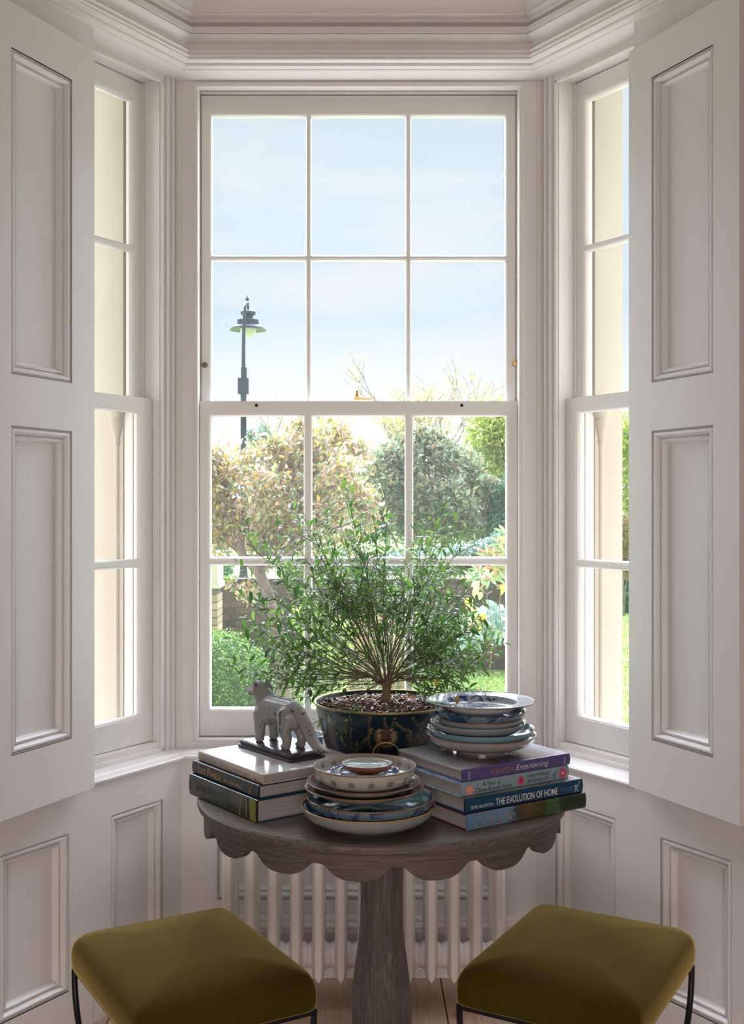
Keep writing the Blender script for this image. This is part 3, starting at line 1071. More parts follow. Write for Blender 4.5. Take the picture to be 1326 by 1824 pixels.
p_far, p_near = (-0.444, 2.941), (-0.243, 2.669)
a0 = ang_of(p_far, p_near)
b1 = book('thick dark green book at the bottom of the pile under the dog figurine', 0.338, 0.275, 0.055, GREENSPINE, NAVYBOARD, NAVYBOARD, p_far, a0, TZ, GL)
on_spine(b1, text_mesh('COUNTRY LIFE', 0.118, 0.020, DIMINK, weight=0.004), 0.040, 0.019)
for k in range(5):
    on_spine(b1, text_mesh('AN ENGLISH HOUSE GARDEN'[k * 4:k * 4 + 6].strip() or 'A', 0.026, 0.0035, DIMINK), 0.168, 0.036 - k * 0.0055, 'subtitle')
MB().box(-0.0017, 0.0017, -0.0005, 0.0005, 0, 0.050).build('gold_line', LIMEINK, b1, loc=(0.292, -0.0022, 0.0025))
MB().box(-0.013, 0.013, -0.0004, 0.0004, 0, 0.0505).build('olive_band', LIMEINK, b1, loc=(0.3215, -0.0018, 0.0022))
on_spine(b1, r_logo(PALEGOLD, 0.018), 0.316, 0.013, 'publisher_mark')
arc = MB().tube([(0.0, 0, 0.0), (0.001, 0, 0.016), (0.005, 0, 0.032), (0.012, 0, 0.047)], 0.0009, 5)
arc.build('gold_line', GOLDINK, b1, loc=(0.262, -0.0026, 0.003))

p_far2, p_near2 = (-0.437, 2.949), (-0.2385, 2.676)
a2 = ang_of(p_far2, p_near2)
b2 = book('slate blue book with gold title in the middle of the pile under the dog figurine', 0.336, 0.272, 0.033, SLATE, SLATE, NAVYBOARD, p_far2, a2, TZ + 0.0553, GL)
on_spine(b2, text_mesh('L', 0.009, 0.0205, GOLDINK), 0.038, 0.0075)
on_spine(b2, text_mesh('ADY', 0.030, 0.0145, GOLDINK), 0.048, 0.0075)
on_spine(b2, text_mesh('P', 0.011, 0.0205, GOLDINK), 0.087, 0.0075)
on_spine(b2, text_mesh('AMELA', 0.054, 0.0145, GOLDINK), 0.0995, 0.0075)
on_spine(b2, text_mesh('BY INDIA HICKS', 0.088, 0.0085, GOLDINK), 0.172, 0.010, 'author_name')
on_spine(b2, r_logo(GOLDINK, 0.022), 0.296, 0.006, 'publisher_mark')

p_far3, p_near3 = (-0.4214, 2.947), (-0.2307, 2.683)
a3 = ang_of(p_far3, p_near3)
b3 = book('ivory book with pale glossy cover on top of the pile, under the dog figurine', 0.3256, 0.29, 0.025, IVORY, IVORYTOP, IVORY, p_far3, a3, TZ + 0.0886, GL)
on_spine(b3, text_mesh('MORE BEAUTIFUL', 0.150, 0.0135, GREYINK, spacing=1.1), 0.014, 0.0058)
on_spine(b3, text_mesh('MARK D. SIKES', 0.082, 0.0070, GREYINK, spacing=1.1), 0.182, 0.0085, 'author_name')
on_spine(b3, r_logo(GOLDINK, 0.014), 0.292, 0.005, 'publisher_mark')
LEFT_TOP = TZ + 0.0886 + 0.025

# --- stack on the right: origin at the near left corner, spine runs to the right
GR = 'books stacked on the right of the table'
COLL = print_mat('garden_photo_jacket', [(0.0, (0.12, 0.24, 0.40)), (0.34, (0.16, 0.28, 0.44)), (0.40, (0.07, 0.065, 0.05)), (0.50, (0.12, 0.09, 0.035)), (0.62, (0.05, 0.055, 0.02)), (0.66, (0.05, 0.13, 0.045)), (0.75, (0.055, 0.14, 0.05)), (0.78, (0.02, 0.045, 0.02)), (1.0, (0.03, 0.045, 0.02))], 95, 0.20, rough=0.3, coat=0.3)
MAROON = pmat('maroon_board', (0.13, 0.010, 0.03), 0.4)
TEALBLUE = pmat('deep_blue_jacket', (0.005, 0.058, 0.130), 0.32, coat=0.4)
TEALTOP = print_mat('interior_photo_cover', [(0.0, (0.30, 0.24, 0.17)), (0.3, (0.20, 0.15, 0.11)), (0.5, (0.42, 0.37, 0.30)), (0.7, (0.20, 0.14, 0.10)), (1.0, (0.62, 0.66, 0.74))], 30, 0.5, rough=0.15, coat=0.5)
PALEBLUE = pmat('pale_blue_jacket', (0.27, 0.37, 0.43), 0.34, coat=0.3)
BLUEBOARD = pmat('blue_print_board', (0.16, 0.38, 0.55), 0.4, var=((0.50, 0.66, 0.75), 60, 0.4, 0.6))
PURPLE = pmat('purple_jacket', (0.105, 0.085, 0.26), 0.3, coat=0.4)
PURPLETOP = print_mat('table_setting_photo_cover', [(0.0, (0.62, 0.64, 0.70)), (0.22, (0.34, 0.33, 0.38)), (0.38, (0.10, 0.12, 0.10)), (0.5, (0.28, 0.24, 0.40)), (0.62, (0.20, 0.20, 0.20)), (0.78, (0.50, 0.52, 0.60)), (1.0, (0.68, 0.74, 0.86))], 14, 0.30, rough=0.12, coat=0.6)

q0, q1 = (0.2508, 2.604), (0.567, 2.809)
b4 = book('book with a garden photograph on its spine, lowest under the plates', 0.377, 0.27, 0.038, COLL, MAROON, MAROON, q0, ang_of(q0, q1), TZ, GR)
on_spine(b4, text_mesh('COLLA', 0.118, 0.0245, PALEGOLD, spacing=0.9, weight=-0.012), 0.018, 0.0055)
on_spine(b4, text_mesh('S', 0.015, 0.0215, DARKINK, weight=-0.012), 0.258, 0.008)
on_spine(b4, r_logo(DARKINK, 0.020), 0.350, 0.010, 'publisher_mark')
q0, q1 = (0.246, 2.6125), (0.5594, 2.811)
b5 = book('deep blue book with white title, second from the bottom under the plates', 0.371, 0.27, 0.0345, TEALBLUE, TEALTOP, TEALBLUE, q0, ang_of(q0, q1), TZ + 0.0383, GR)
on_spine(b5, text_mesh('SIMS HILDITCH', 0.066, 0.0075, WHITEINK), 0.016, 0.0085, 'author_name')
on_spine(b5, text_mesh('THE EVOLUTION OF HOME', 0.196, 0.0165, WHITEINK, weight=0.004), 0.090, 0.0075)
on_spine(b5, text_mesh('ENGLISH INTERIORS', 0.048, 0.0034, BLUEINK), 0.293, 0.0175, 'subtitle')
on_spine(b5, text_mesh('FOR A NEW ERA', 0.036, 0.0034, BLUEINK), 0.299, 0.0115, 'subtitle')
on_spine(b5, r_logo(WHITEINK, 0.025), 0.342, 0.006, 'publisher_mark')
q0, q1 = (0.2375, 2.625), (0.531, 2.818)
b6 = book('pale blue book with pink flowers on its spine, second from the top under the plates', 0.344, 0.262, 0.0325, PALEBLUE, BLUEBOARD, BLUEBOARD, q0, ang_of(q0, q1), TZ + 0.0731, GR)
on_spine(b6, text_mesh('A Year at', 0.058, 0.0098, DARKINK), 0.064, 0.0178)
on_spine(b6, text_mesh('Clove Brook Farm', 0.112, 0.0105, DARKINK), 0.042, 0.0055)
on_spine(b6, text_mesh('CHRISTOPHER', 0.076, 0.0078, DARKINK, spacing=1.1), 0.202, 0.0185, 'author_name')
on_spine(b6, text_mesh('SPITZMILLER', 0.070, 0.0078, DARKINK, spacing=1.1), 0.205, 0.0070, 'author_name')
on_spine(b6, r_logo(DARKINK, 0.020), 0.290, 0.006, 'publisher_mark')
on_spine(b6, rosette([ROSEINK, YELLOWINK], 0.0125, 6), 0.024, 0.0150, 'printed_flower')
on_spine(b6, rosette([PINKINK, MAROON], 0.0115, 14), 0.184, 0.0160, 'printed_flower')
on_spine(b6, rosette([PINKINK, YELLOWINK], 0.0135, 8), 0.322, 0.0165, 'printed_flower')
q0, q1 = (0.2425, 2.636), (0.529, 2.818)
b7 = book('purple book with glossy photo cover, topmost under the plates', 0.339, 0.268, 0.029, PURPLE, PURPLETOP, PURPLE, q0, ang_of(q0, q1), TZ + 0.1059, GR)
on_spine(b7, text_mesh('VERANDA', 0.074, 0.0135, BROWNINK, weight=-0.008), 0.082, 0.0075)
on_spine(b7, text_mesh('Entertaining', 0.104, 0.0180, WHITEINK, shear=0.25, weight=-0.008), 0.162, 0.0045)
for nm_, xx in (('SADLER', 0.020), ('HEARST', 0.322)):
    ob = on_spine(b7, text_mesh(nm_, 0.020, 0.0045, WHITEINK), xx, 0.0045, 'author_name')
    ob.rotation_euler = (0, -PI / 2, 0)
RIGHT_TOP = TZ + 0.1059 + 0.029

# ------------------------------------------------------------------ crockery
def ceramic(name, col, deco=None, scale=30, lo=0.55, hi=0.62, rough=0.12, inside_only=True):
    """glazed earthenware; deco colour painted in noisy brush marks, mostly on the upper (inner) face"""
    m = bpy.data.materials.new(name)
    m.use_nodes = True
    N, L = m.node_tree.nodes, m.node_tree.links
    b = N['Principled BSDF']
    b.inputs['Base Color'].default_value = (*col, 1)
    b.inputs['Roughness'].default_value = rough
    b.inputs['Coat Weight'].default_value = 0.5
    b.inputs['Coat Roughness'].default_value = 0.04
    tc = N.new('ShaderNodeTexCoord')
    no2 = N.new('ShaderNodeTexNoise')
    no2.inputs['Scale'].default_value = 26
    bp = N.new('ShaderNodeBump')
    bp.inputs['Strength'].default_value = 0.07
    bp.inputs['Distance'].default_value = 0.01
    L.new(tc.outputs['Object'], no2.inputs['Vector'])
    L.new(no2.outputs['Fac'], bp.inputs['Height'])
    L.new(bp.outputs[0], b.inputs['Normal'])
    if deco:
        no = N.new('ShaderNodeTexNoise')
        no.inputs['Scale'].default_value = scale
        no.inputs['Detail'].default_value = 3
        no.inputs['Distortion'].default_value = 1.2
        L.new(tc.outputs['Object'], no.inputs['Vector'])
        r = ramp(N, [(lo, (0, 0, 0)), (hi, (1, 1, 1))])
        L.new(no.outputs['Fac'], r.inputs[0])
        g = N.new('ShaderNodeNewGeometry')
        sp = N.new('ShaderNodeSeparateXYZ')
        L.new(g.outputs['True Normal'], sp.inputs[0])
        gt = N.new('ShaderNodeMath')
        gt.operation = 'GREATER_THAN'
        gt.inputs[1].default_value = 0.15 if inside_only else -2
        L.new(sp.outputs['Z'], gt.inputs[0])
        mu = N.new('ShaderNodeMath')
        mu.operation = 'MULTIPLY'
        L.new(r.outputs[0], mu.inputs[0])
        L.new(gt.outputs[0], mu.inputs[1])
        mx = N.new('ShaderNodeMix')
        mx.data_type = 'RGBA'
        mx.inputs[6].default_value = (*col, 1)
        mx.inputs[7].default_value = (*deco, 1)
        L.new(mu.outputs[0], mx.inputs[0])
        L.new(mx.outputs[2], b.inputs['Base Color'])
    MATS[name] = m
    return m

C_BLUEWHITE = ceramic('blue_white_glaze', (0.50, 0.55, 0.61), (0.03, 0.08, 0.26), 24, 0.56, 0.62)
C_DEEPBLUE = ceramic('blue_brushed_glaze', (0.28, 0.38, 0.46), (0.012, 0.05, 0.16), 13, 0.46, 0.56)
C_TEAL = ceramic('teal_glaze', (0.16, 0.30, 0.37), (0.01, 0.06, 0.13), 15, 0.50, 0.60)
C_GREY = ceramic('grey_glaze', (0.34, 0.32, 0.32), (0.26, 0.08, 0.07), 22, 0.62, 0.66)
C_GREYB = ceramic('mauve_grey_glaze', (0.26, 0.235, 0.235))
C_IVORY = ceramic('ivory_glaze', (0.50, 0.47, 0.42))
C_CELADON = ceramic('celadon_glaze', (0.50, 0.58, 0.56), (0.10, 0.12, 0.20), 30, 0.66, 0.70)
C_PALE = ceramic('pale_glaze', (0.28, 0.31, 0.335))
C_DUSK = ceramic('dusk_blue_glaze', (0.14, 0.20, 0.25), (0.02, 0.06, 0.16), 30, 0.5, 0.6, inside_only=False)
BROWNRIM = pmat('brown_rim_glaze', (0.24, 0.12, 0.06), 0.25, coat=0.3)
GOLDRIM = pmat('ochre_rim_glaze', (0.50, 0.30, 0.08), 0.25, coat=0.3)
REDCLAY = pmat('red_brown_glaze', (0.20, 0.060, 0.035), 0.35, coat=0.2)
MEDINK = pmat('medallion_ink', (0.10, 0.085, 0.085), 0.4)

def dish(name, label, category, R, H, foot_r, z, x, y, mat, rim_mat=None, well=0.55, lip=0.0, group=None, out_mat=None, tilt=(0, 0), curve=0.8, wall=0.0042):
    """round bowl or plate: foot ring, curved wall, optional flat lip; rests on z"""
    prof_o, prof_i = [], []
    fh = min(0.008, H * 0.2)
    steps = 10
    rl = R - lip
    for k in range(steps + 1):
        u = k / steps
        r = foot_r + 0.004 + (rl - foot_r - 0.004) * (math.sin(u * PI / 2) ** curve)
        zz = fh + (H - fh - (0.006 if lip else 0)) * (1 - math.cos(u * PI / 2)) ** 0.95
        prof_o.append((r, zz))
    if lip:
        prof_o.append((R - lip * 0.4, H - 0.003))
        prof_o.append((R, H - 0.0015))
    prof = [(0.0005, fh * 0.5), (foot_r - 0.006, fh * 0.5), (foot_r - 0.005, 0.0), (foot_r, 0.0), (foot_r + 0.001, fh)] + prof_o[0:]
    n_out = len(prof)
    prof.append((R - 0.0008, H + 0.0004))
    wr = R * well
    if lip:
        prof.append((R - 0.003, H))
        prof.append((rl - 0.002, H - 0.0035))
    else:
        prof.append((R - wall * 0.8, H - 0.001))
    inn = []
    for k in range(steps, -1, -1):
        u = k / steps
        rr, zz = prof_o[k]
        inn.append((max(rr - wall, 0.001), zz + wall * (1 - u * 0.8)))
    prof += inn[1:]
    prof.append((0.0005, inn[-1][1]))
    mb = MB()
    n = 64
    if out_mat:
        mb.lathe(prof[:n_out + 1], n, mi=1)
        mb.lathe(prof[n_out:], n, mi=0)
        ob = mb.build(name, [mat, out_mat], None, smooth=50, weld=True)
    else:
        mb.lathe(prof, n)
        ob = mb.build(name, mat, None, smooth=50)
    ob.location = (x, y, z)
    ob.rotation_euler = (math.radians(tilt[0]), math.radians(tilt[1]), random.Random(label).random() * 6)
    tag(ob, label, category, group)
    if rim_mat:
        ring = []
        for k in range(64):
            a = 2 * PI * k / 64
            ring.append([(math.cos(a) * (R - 0.0008 + 0.0019 * math.cos(b)), math.sin(a) * (R - 0.0008 + 0.0019 * math.cos(b)), H - 0.0004 + 0.0017 * math.sin(b)) for b in [2 * PI * j / 6 for j in range(6)]])
        MB().grid(ring, close_u=True, close_v=True).build('rim', rim_mat, ob, smooth=180)
    return ob

MX, MY = 0.0217, 2.645
GP = 'crockery stacked at the front of the table'
dish('bowl', 'large blue bowl with ochre rim, lowest in the front stack of crockery', 'bowl', 0.158, 0.053, 0.069, TZ, MX, MY, C_DEEPBLUE, GOLDRIM, group=GP, out_mat=C_PALE, curve=0.9)
dish('bowl', 'teal blue bowl with brown rim, second from the bottom of the front stack', 'bowl', 0.150, 0.058, 0.070, TZ + 0.0145, MX + 0.005, MY, C_TEAL, BROWNRIM, group=GP, out_mat=C_DUSK, curve=0.9)
dish('plate', 'mauve grey plate under the paler plate in the front stack', 'plate', 0.1395, 0.030, 0.066, TZ + 0.0665, MX - 0.010, MY, C_GREYB, BROWNRIM, group=GP, lip=0.025, curve=0.9)
dish('plate', 'glossy grey plate directly under the bowl with dark medallions', 'plate', 0.1335, 0.030, 0.064, TZ + 0.0795, MX - 0.010, MY, C_GREY, BROWNRIM, group=GP, lip=0.026, curve=0.9)
BZ = TZ + 0.0900
bowl4 = dish('bowl', 'ivory bowl painted with a row of dark round medallions', 'bowl', 0.1205, 0.055, 0.060, BZ, MX - 0.0085, MY, C_IVORY, BROWNRIM, group=GP, curve=0.75)
bowl4.rotation_euler = (0, 0, 0)
# medallions follow the wall of the bowl
def medallion(r):
    mb = MB()
    def ring_(r0, r1, n):
        mb.grid([[(q * math.cos(2 * PI * k / n), q * math.sin(2 * PI * k / n), 0) for k in range(n)] for q in (r0, r1)], close_u=True)
    ring_(r * 0.16, r * 0.30, 12)
    ring_(r * 0.42, r * 0.52, 16)
    for k in range(12):
        a = 2 * PI * k / 12
        for rr, s in ((0.68, 0.115), (0.91, 0.09)):
            aa = a + (0.26 if rr > 0.8 else 0)
            c0, c1 = r * rr * math.cos(aa), r * rr * math.sin(aa)
            mb.add([(c0 + r * s * math.cos(b), c1 + r * s * math.sin(b), 0) for b in [2 * PI * j / 6 for j in range(6)]], [tuple(range(6))])
    return mb.mesh('medallion', MEDINK, recalc=False)
med = medallion(0.0095)
med2 = medallion(0.0085)
for k in range(16):
    a = 2 * PI * (k + 0.32) / 16
    zc = 0.034
    # wall radius and slope sampled from the same curve
    def wall_r(zz):
        lo_, hi_ = 0.0, 1.0
        for _ in range(30):
            u = (lo_ + hi_) / 2
            z_ = 0.008 + (0.055 - 0.008) * (1 - math.cos(u * PI / 2)) ** 0.95
            if z_ < zz:
                lo_ = u
            else:
                hi_ = u
        return 0.064 + (0.1205 - 0.064) * (math.sin(lo_ * PI / 2) ** 0.75)
    r0 = wall_r(zc)
    slope = (wall_r(zc + 0.008) - wall_r(zc - 0.008)) / 0.016
    nrm = Vector((math.cos(a), math.sin(a), -slope)).normalized()
    ob = link('medallion', med, bowl4, Vector((r0 * math.cos(a), r0 * math.sin(a), zc)) + nrm * 0.0009)
    ob.rotation_euler = nrm.to_track_quat('Z', 'Y').to_euler()
    a += PI / 16
    r1 = wall_r(zc + 0.006) - 0.0046
    ob = link('medallion', med2, bowl4, Vector((r1 * math.cos(a), r1 * math.sin(a), zc + 0.008)) - nrm * 0.0002)
    ob.rotation_euler = (-Vector((math.cos(a), math.sin(a), -slope))).normalized().to_track_quat('Z', 'Y').to_euler()
dish('dish', 'small blue and white dish lying inside the medallion bowl', 'dish', 0.082, 0.030, 0.040, BZ + 0.0125, MX - 0.0085, MY, C_BLUEWHITE, group=GP, curve=0.9)
dish('dish', 'pale blue saucer under the red-brown topmost saucer of the front stack', 'dish', 0.060, 0.020, 0.030, BZ + 0.0245, MX - 0.012, MY - 0.002, C_BLUEWHITE, group=GP, curve=0.9)
dish('dish', 'small celadon saucer with red-brown underside, on top of the front stack', 'dish', 0.0595, 0.022, 0.030, BZ + 0.0385, MX - 0.003, MY - 0.002, C_CELADON, REDCLAY, group=GP, out_mat=REDCLAY, curve=0.85)

PX, PY = 0.3115, 2.858
GQ = 'crockery stacked on the books'
z = RIGHT_TOP
dish('bowl', 'grey bowl with brown rim standing directly on the purple book', 'bowl', 0.139, 0.0435, 0.063, z, PX, PY, C_PALE, BROWNRIM, group=GQ, out_mat=C_GREY, curve=0.85)
dish('bowl', 'sea green bowl, second from the bottom of the stack on the books', 'bowl', 0.136, 0.046, 0.062, z + 0.0125, PX - 0.002, PY, C_DUSK, group=GQ, out_mat=C_TEAL, curve=0.85)
dish('dish', 'pale blue-grey dish in the middle of the stack on the books', 'dish', 0.121, 0.040, 0.058, z + 0.0345, PX - 0.009, PY, C_PALE, group=GQ, curve=0.9)
dish('dish', 'pale grey dish with brown rim, third from the top on the books', 'dish', 0.111, 0.038, 0.055, z + 0.0480, PX - 0.003, PY, C_PALE, BROWNRIM, group=GQ, curve=0.75)
dish('dish', 'dark blue-grey dish just under the top plate on the books', 'dish', 0.116, 0.040, 0.057, z + 0.0635, PX - 0.003, PY, C_DUSK, group=GQ, out_mat=C_DUSK, curve=0.75)
dish('plate', 'blue and white plate with a wide lip, holding dry leaf scraps', 'plate', 0.1365, 0.034, 0.060, z + 0.0930, PX - 0.003, PY, C_BLUEWHITE, BROWNRIM, group=GQ, lip=0.042, curve=0.75)
dish('bowl', 'small painted bowl half hidden behind the dog figurine', 'bowl', 0.074, 0.098, 0.036, TZ, -0.172, 3.235, C_BLUEWHITE, BROWNRIM, curve=0.6)
# dry leaf scraps on the top plate
SCRAP = leaf_mat('dry_leaf', [(0.25, 0.14, 0.05), (0.34, 0.22, 0.08), (0.18, 0.10, 0.05)], 0.2)
rs = random.Random(4)
for k, (dx, dy, ln) in enumerate(((-0.062, -0.01, 0.026), (-0.045, -0.045, 0.016), (-0.02, -0.052, 0.018), (0.01, -0.045, 0.014), (-0.05, -0.02, 0.012), (0.035, -0.05, 0.016))):
    mb = MB()
    w = ln * 0.28
    mb.grid([[(-ln / 2, 0, 0.001), (-ln / 2 + 0.001, 0.0006, 0.001)], [(-ln * 0.1, -w, 0.004), (-ln * 0.1, w, 0.003)], [(ln * 0.3, -w * 0.8, 0.006), (ln * 0.3, w * 0.8, 0.008)], [(ln / 2, 0, 0.012), (ln / 2, 0.0006, 0.012)]])
    zz = z + 0.0930 + (0.0310 if k == 0 else 0.0125)
    ob = mb.build('dry_leaf', SCRAP, None, recalc=False, loc=(PX + dx, PY + dy, zz))
    ob.rotation_euler = (0, -0.5 if k == 0 else 0, rs.random() * 6)
    tag(ob, ('upright curled dry leaf scrap at the lip of the blue and white plate' if k == 0 else 'tiny dry leaf scrap in the well of the blue and white plate'), 'leaf', 'dry leaf scraps on the top plate')

# ------------------------------------------------------------------ dog figurine
def remeshed(mb, voxel, smooth_it, name, mat):
    """melts overlapping balls and capsules into one continuous skin"""
    me = mb.mesh(name + '_blocks', mat)
    ob = bpy.data.objects.new('tmp', me)
    COL.objects.link(ob)
    r = ob.modifiers.new('r', 'REMESH')
    r.mode = 'VOXEL'
    r.voxel_size = voxel
    s = ob.modifiers.new('s', 'SMOOTH')
    s.factor = 0.5
    s.iterations = smooth_it
    dg = bpy.context.evaluated_depsgraph_get()
    out = bpy.data.meshes.new_from_object(ob.evaluated_get(dg))
    bpy.data.objects.remove(ob)
    out.name = name
    out.materials.clear()
    out.materials.append(mat)
    out.polygons.foreach_set('use_smooth', [True] * len(out.polygons))
    return out

DOGPAINT = pmat('chipped_grey_paint', (0.26, 0.265, 0.265), 0.38, coat=0.15, var=((0.055, 0.045, 0.05), 40, 0.605, 0.635, (1, 1, 1)), bump=(80, 0.2, (1, 1, 1), 0.003))
EBONY = pmat('black_painted_base', (0.035, 0.032, 0.042), 0.3, coat=0.2, bump=(140, 0.4, (1, 1, 1), 0.002))
PINKNOSE = pmat('worn_pink_nose', (0.42, 0.27, 0.22), 0.5)
n_, l_, r_ = Vector((-0.169, 2.80)), Vector((-0.324, 3.00)), Vector((-0.096, 2.872))
dirx = (l_ - n_).normalized()                # towards the dog's head
ctr = n_ + (l_ - n_) * 0.5 + Vector((dirx.y, -dirx.x)) * 0.052
dog = thing('dog_figurine', 'chipped grey painted cast-iron dog standing on a black plinth', 'figurine', (ctr.x, ctr.y, LEFT_TOP), math.atan2(dirx.y, dirx.x))
# plinth
mb = MB()
for (hl, hw, za, zb) in ((0.126, 0.054, 0.0, 0.009),):
    pass
rows = []
for ins, zz in ((0.0, 0.0), (-0.002, 0.003), (-0.001, 0.007), (0.004, 0.009), (0.004, 0.010), (0.002, 0.012), (0.003, 0.016), (0.008, 0.019), (0.014, 0.020)):
    hl, hw = 0.126 - ins, 0.054 - ins
    c = 0.006
    rows.append([(hl - c, -hw, zz), (hl, -hw + c, zz), (hl, hw - c, zz), (hl - c, hw, zz), (-hl + c, hw, zz), (-hl, hw - c, zz), (-hl, -hw + c, zz), (-hl + c, -hw, zz)])
mb.grid(rows, close_u=True)
mb.f += [tuple(range(len(mb.v) - 8, len(mb.v))), tuple(range(7, -1, -1))]
mb.mi += [0, 0]
mb.build('plinth', EBONY, dog, smooth=40)
# the body: head towards +x, tail towards -x; heights above the plinth top
mb = MB()
def cap(a, b, ra, rb, n=7, flat=(1, 1, 1)):
    a, b = Vector(a), Vector(b)
    n = max(n, int((b - a).length / 0.003))
    for k in range(n + 1):
        u = k / n
        p = a.lerp(b, u)
        r = ra + (rb - ra) * u
        mb.ball(p, (r * flat[0], r * flat[1], r * flat[2]), 12, 8)
Z0 = 0.020
cap((0.062, 0, Z0 + 0.088), (-0.052, 0, Z0 + 0.090), 0.0335, 0.0305, 34, (1, 0.92, 1.0))     # trunk
cap((0.070, 0, Z0 + 0.080), (0.062, 0, Z0 + 0.070), 0.031, 0.029, 3)                         # chest
cap((-0.060, 0, Z0 + 0.080), (-0.052, 0, Z0 + 0.076), 0.032, 0.032, 2, (0.95, 1.0, 1.1))
cap((0.070, 0, Z0 + 0.100), (0.098, 0, Z0 + 0.132), 0.030, 0.024, 6)                         # neck
cap((0.096, 0, Z0 + 0.132), (0.112, 0, Z0 + 0.133), 0.0245, 0.0215, 4, (1, 1, 0.95))          # skull
cap((0.112, 0, Z0 + 0.130), (0.140, 0, Z0 + 0.121), 0.017, 0.0135, 5, (1, 0.95, 0.9))        # muzzle
cap((0.116, 0, Z0 + 0.112), (0.128, 0, Z0 + 0.106), 0.010, 0.0075, 3)                        # lower jaw
for s in (-1, 1):
    cap((0.092, s * 0.020, Z0 + 0.150), (0.086, s * 0.027, Z0 + 0.128), 0.008, 0.0085, 4, (1, 0.6, 1))   # ear flap
    # front legs
    cap((0.066, s * 0.021, Z0 + 0.070), (0.064, s * 0.022, Z0 + 0.010), 0.0185, 0.0125, 8)
    cap((0.064, s * 0.022, Z0 + 0.009), (0.074, s * 0.022, Z0 + 0.006), 0.0105, 0.0085, 3, (1, 1.1, 0.8))
    # hind legs: thigh, hock, shank
    cap((-0.052, s * 0.020, Z0 + 0.082), (-0.050, s * 0.023, Z0 + 0.048), 0.0245, 0.018, 6, (1.05, 0.85, 1))
    cap((-0.050, s * 0.023, Z0 + 0.048), (-0.064, s * 0.023, Z0 + 0.028), 0.0165, 0.0135, 4)
    cap((-0.064, s * 0.023, Z0 + 0.028), (-0.062, s * 0.023, Z0 + 0.008), 0.0135, 0.0115, 3)
    cap((-0.061, s * 0.023, Z0 + 0.008), (-0.050, s * 0.023, Z0 + 0.006), 0.0105, 0.009, 3, (1, 1.1, 0.8))
# thick tail sweeping down to a point behind the plinth
tail = [(-0.062, 0, Z0 + 0.106, 0.0165), (-0.084, 0, Z0 + 0.098, 0.016), (-0.108, 0, Z0 + 0.078, 0.0155), (-0.128, 0, Z0 + 0.055, 0.015), (-0.146, 0, Z0 + 0.033, 0.0145), (-0.166, 0, Z0 + 0.019, 0.0130), (-0.190, 0, Z0 + 0.014, 0.010), (-0.212, 0, Z0 + 0.016, 0.004)]
for p, q in zip(tail[:-1], tail[1:]):
    cap(p[:3], q[:3], p[3], q[3], 5)
link('dog_body', remeshed(mb, 0.0022, 4, 'dog_body', DOGPAINT), dog)
# casting seam, nose, eyes, mouth
seam = [(0.112, 0.0005, Z0 + 0.1555), (0.098, 0, Z0 + 0.1575), (0.085, 0, Z0 + 0.149), (0.074, 0, Z0 + 0.1345), (0.060, 0, Z0 + 0.1235), (0.030, 0, Z0 + 0.1225), (0.0, 0, Z0 + 0.1215), (-0.03, 0, Z0 + 0.121), (-0.055, 0, Z0 + 0.121), (-0.072, 0, Z0 + 0.1165)]
MB().tube(seam, 0.0013, 6).build('casting_seam', EBONY, dog, smooth=60)
MB().ball((0.1525, 0, Z0 + 0.124), (0.0045, 0.0065, 0.0055)).build('nose', PINKNOSE, dog, smooth=60)
for s in (-1, 1):
    MB().ball((0.117, s * 0.0155, Z0 + 0.139), (0.0042, 0.0028, 0.0036)).build('eye', EBONY, dog, smooth=60)
    MB().tube([(0.141, s * 0.006, Z0 + 0.113), (0.130, s * 0.0115, Z0 + 0.113), (0.119, s * 0.0125, Z0 + 0.114)], 0.0012, 5).build('mouth_line', EBONY, dog, smooth=60)

# ------------------------------------------------------------------ potted shrub
POTX, POTY = 0.071, 3.15
POTBLUE = pmat('midnight_blue_lacquer', (0.006, 0.022, 0.034), 0.26, coat=0.4, coat_rough=0.12)
POTIN = pmat('pot_inside', (0.03, 0.035, 0.05), 0.4)
GILT = pmat('gilt_rim', (0.42, 0.29, 0.13), 0.4, metal=0.7)
GILTPAINT = pmat('dull_gold_paint', (0.24, 0.165, 0.075), 0.5, metal=0.35)
SOIL = pmat('potting_soil', (0.055, 0.032, 0.020), 0.95, var=((0.20, 0.11, 0.06), 60, 0.45, 0.7), bump=(90, 1.0, (1, 1, 1), 0.02))
BARKCHIP = leaf_mat('bark_chip', [(0.10, 0.045, 0.028), (0.28, 0.15, 0.09), (0.45, 0.29, 0.20), (0.18, 0.08, 0.045), (0.33, 0.15, 0.08), (0.06, 0.035, 0.025)], 0.05)
STEM = pmat('grey_green_stem', (0.12, 0.155, 0.065), 0.7, var=((0.18, 0.18, 0.10), 14, 0.4, 0.65))
TRUNK = pmat('tan_shrub_bark', (0.22, 0.15, 0.09), 0.8, var=((0.13, 0.09, 0.055), 30, 0.4, 0.6), bump=(60, 0.5, (1, 1, 0.4), 0.006))
plant = thing('potted_shrub', 'leafy green shrub in a dark blue pot with gilt lion mask', 'potted plant', (POTX, POTY, TZ))
H_ = 0.208
def pot_r(zz):
    return 0.138 + (0.195 - 0.138) * (zz / H_) ** 0.9
prof = [(0.0005, 0.0), (0.132, 0.0), (0.138, 0.004)] + [(pot_r(H_ * k / 12), H_ * k / 12) for k in range(1, 13)] + [(0.1915, H_), (0.188, H_ - 0.01), (0.180, H_ - 0.04), (0.0005, H_ - 0.045)]
pot = MB().lathe(prof, 72).build('pot', POTBLUE, plant, smooth=45)
ring = []
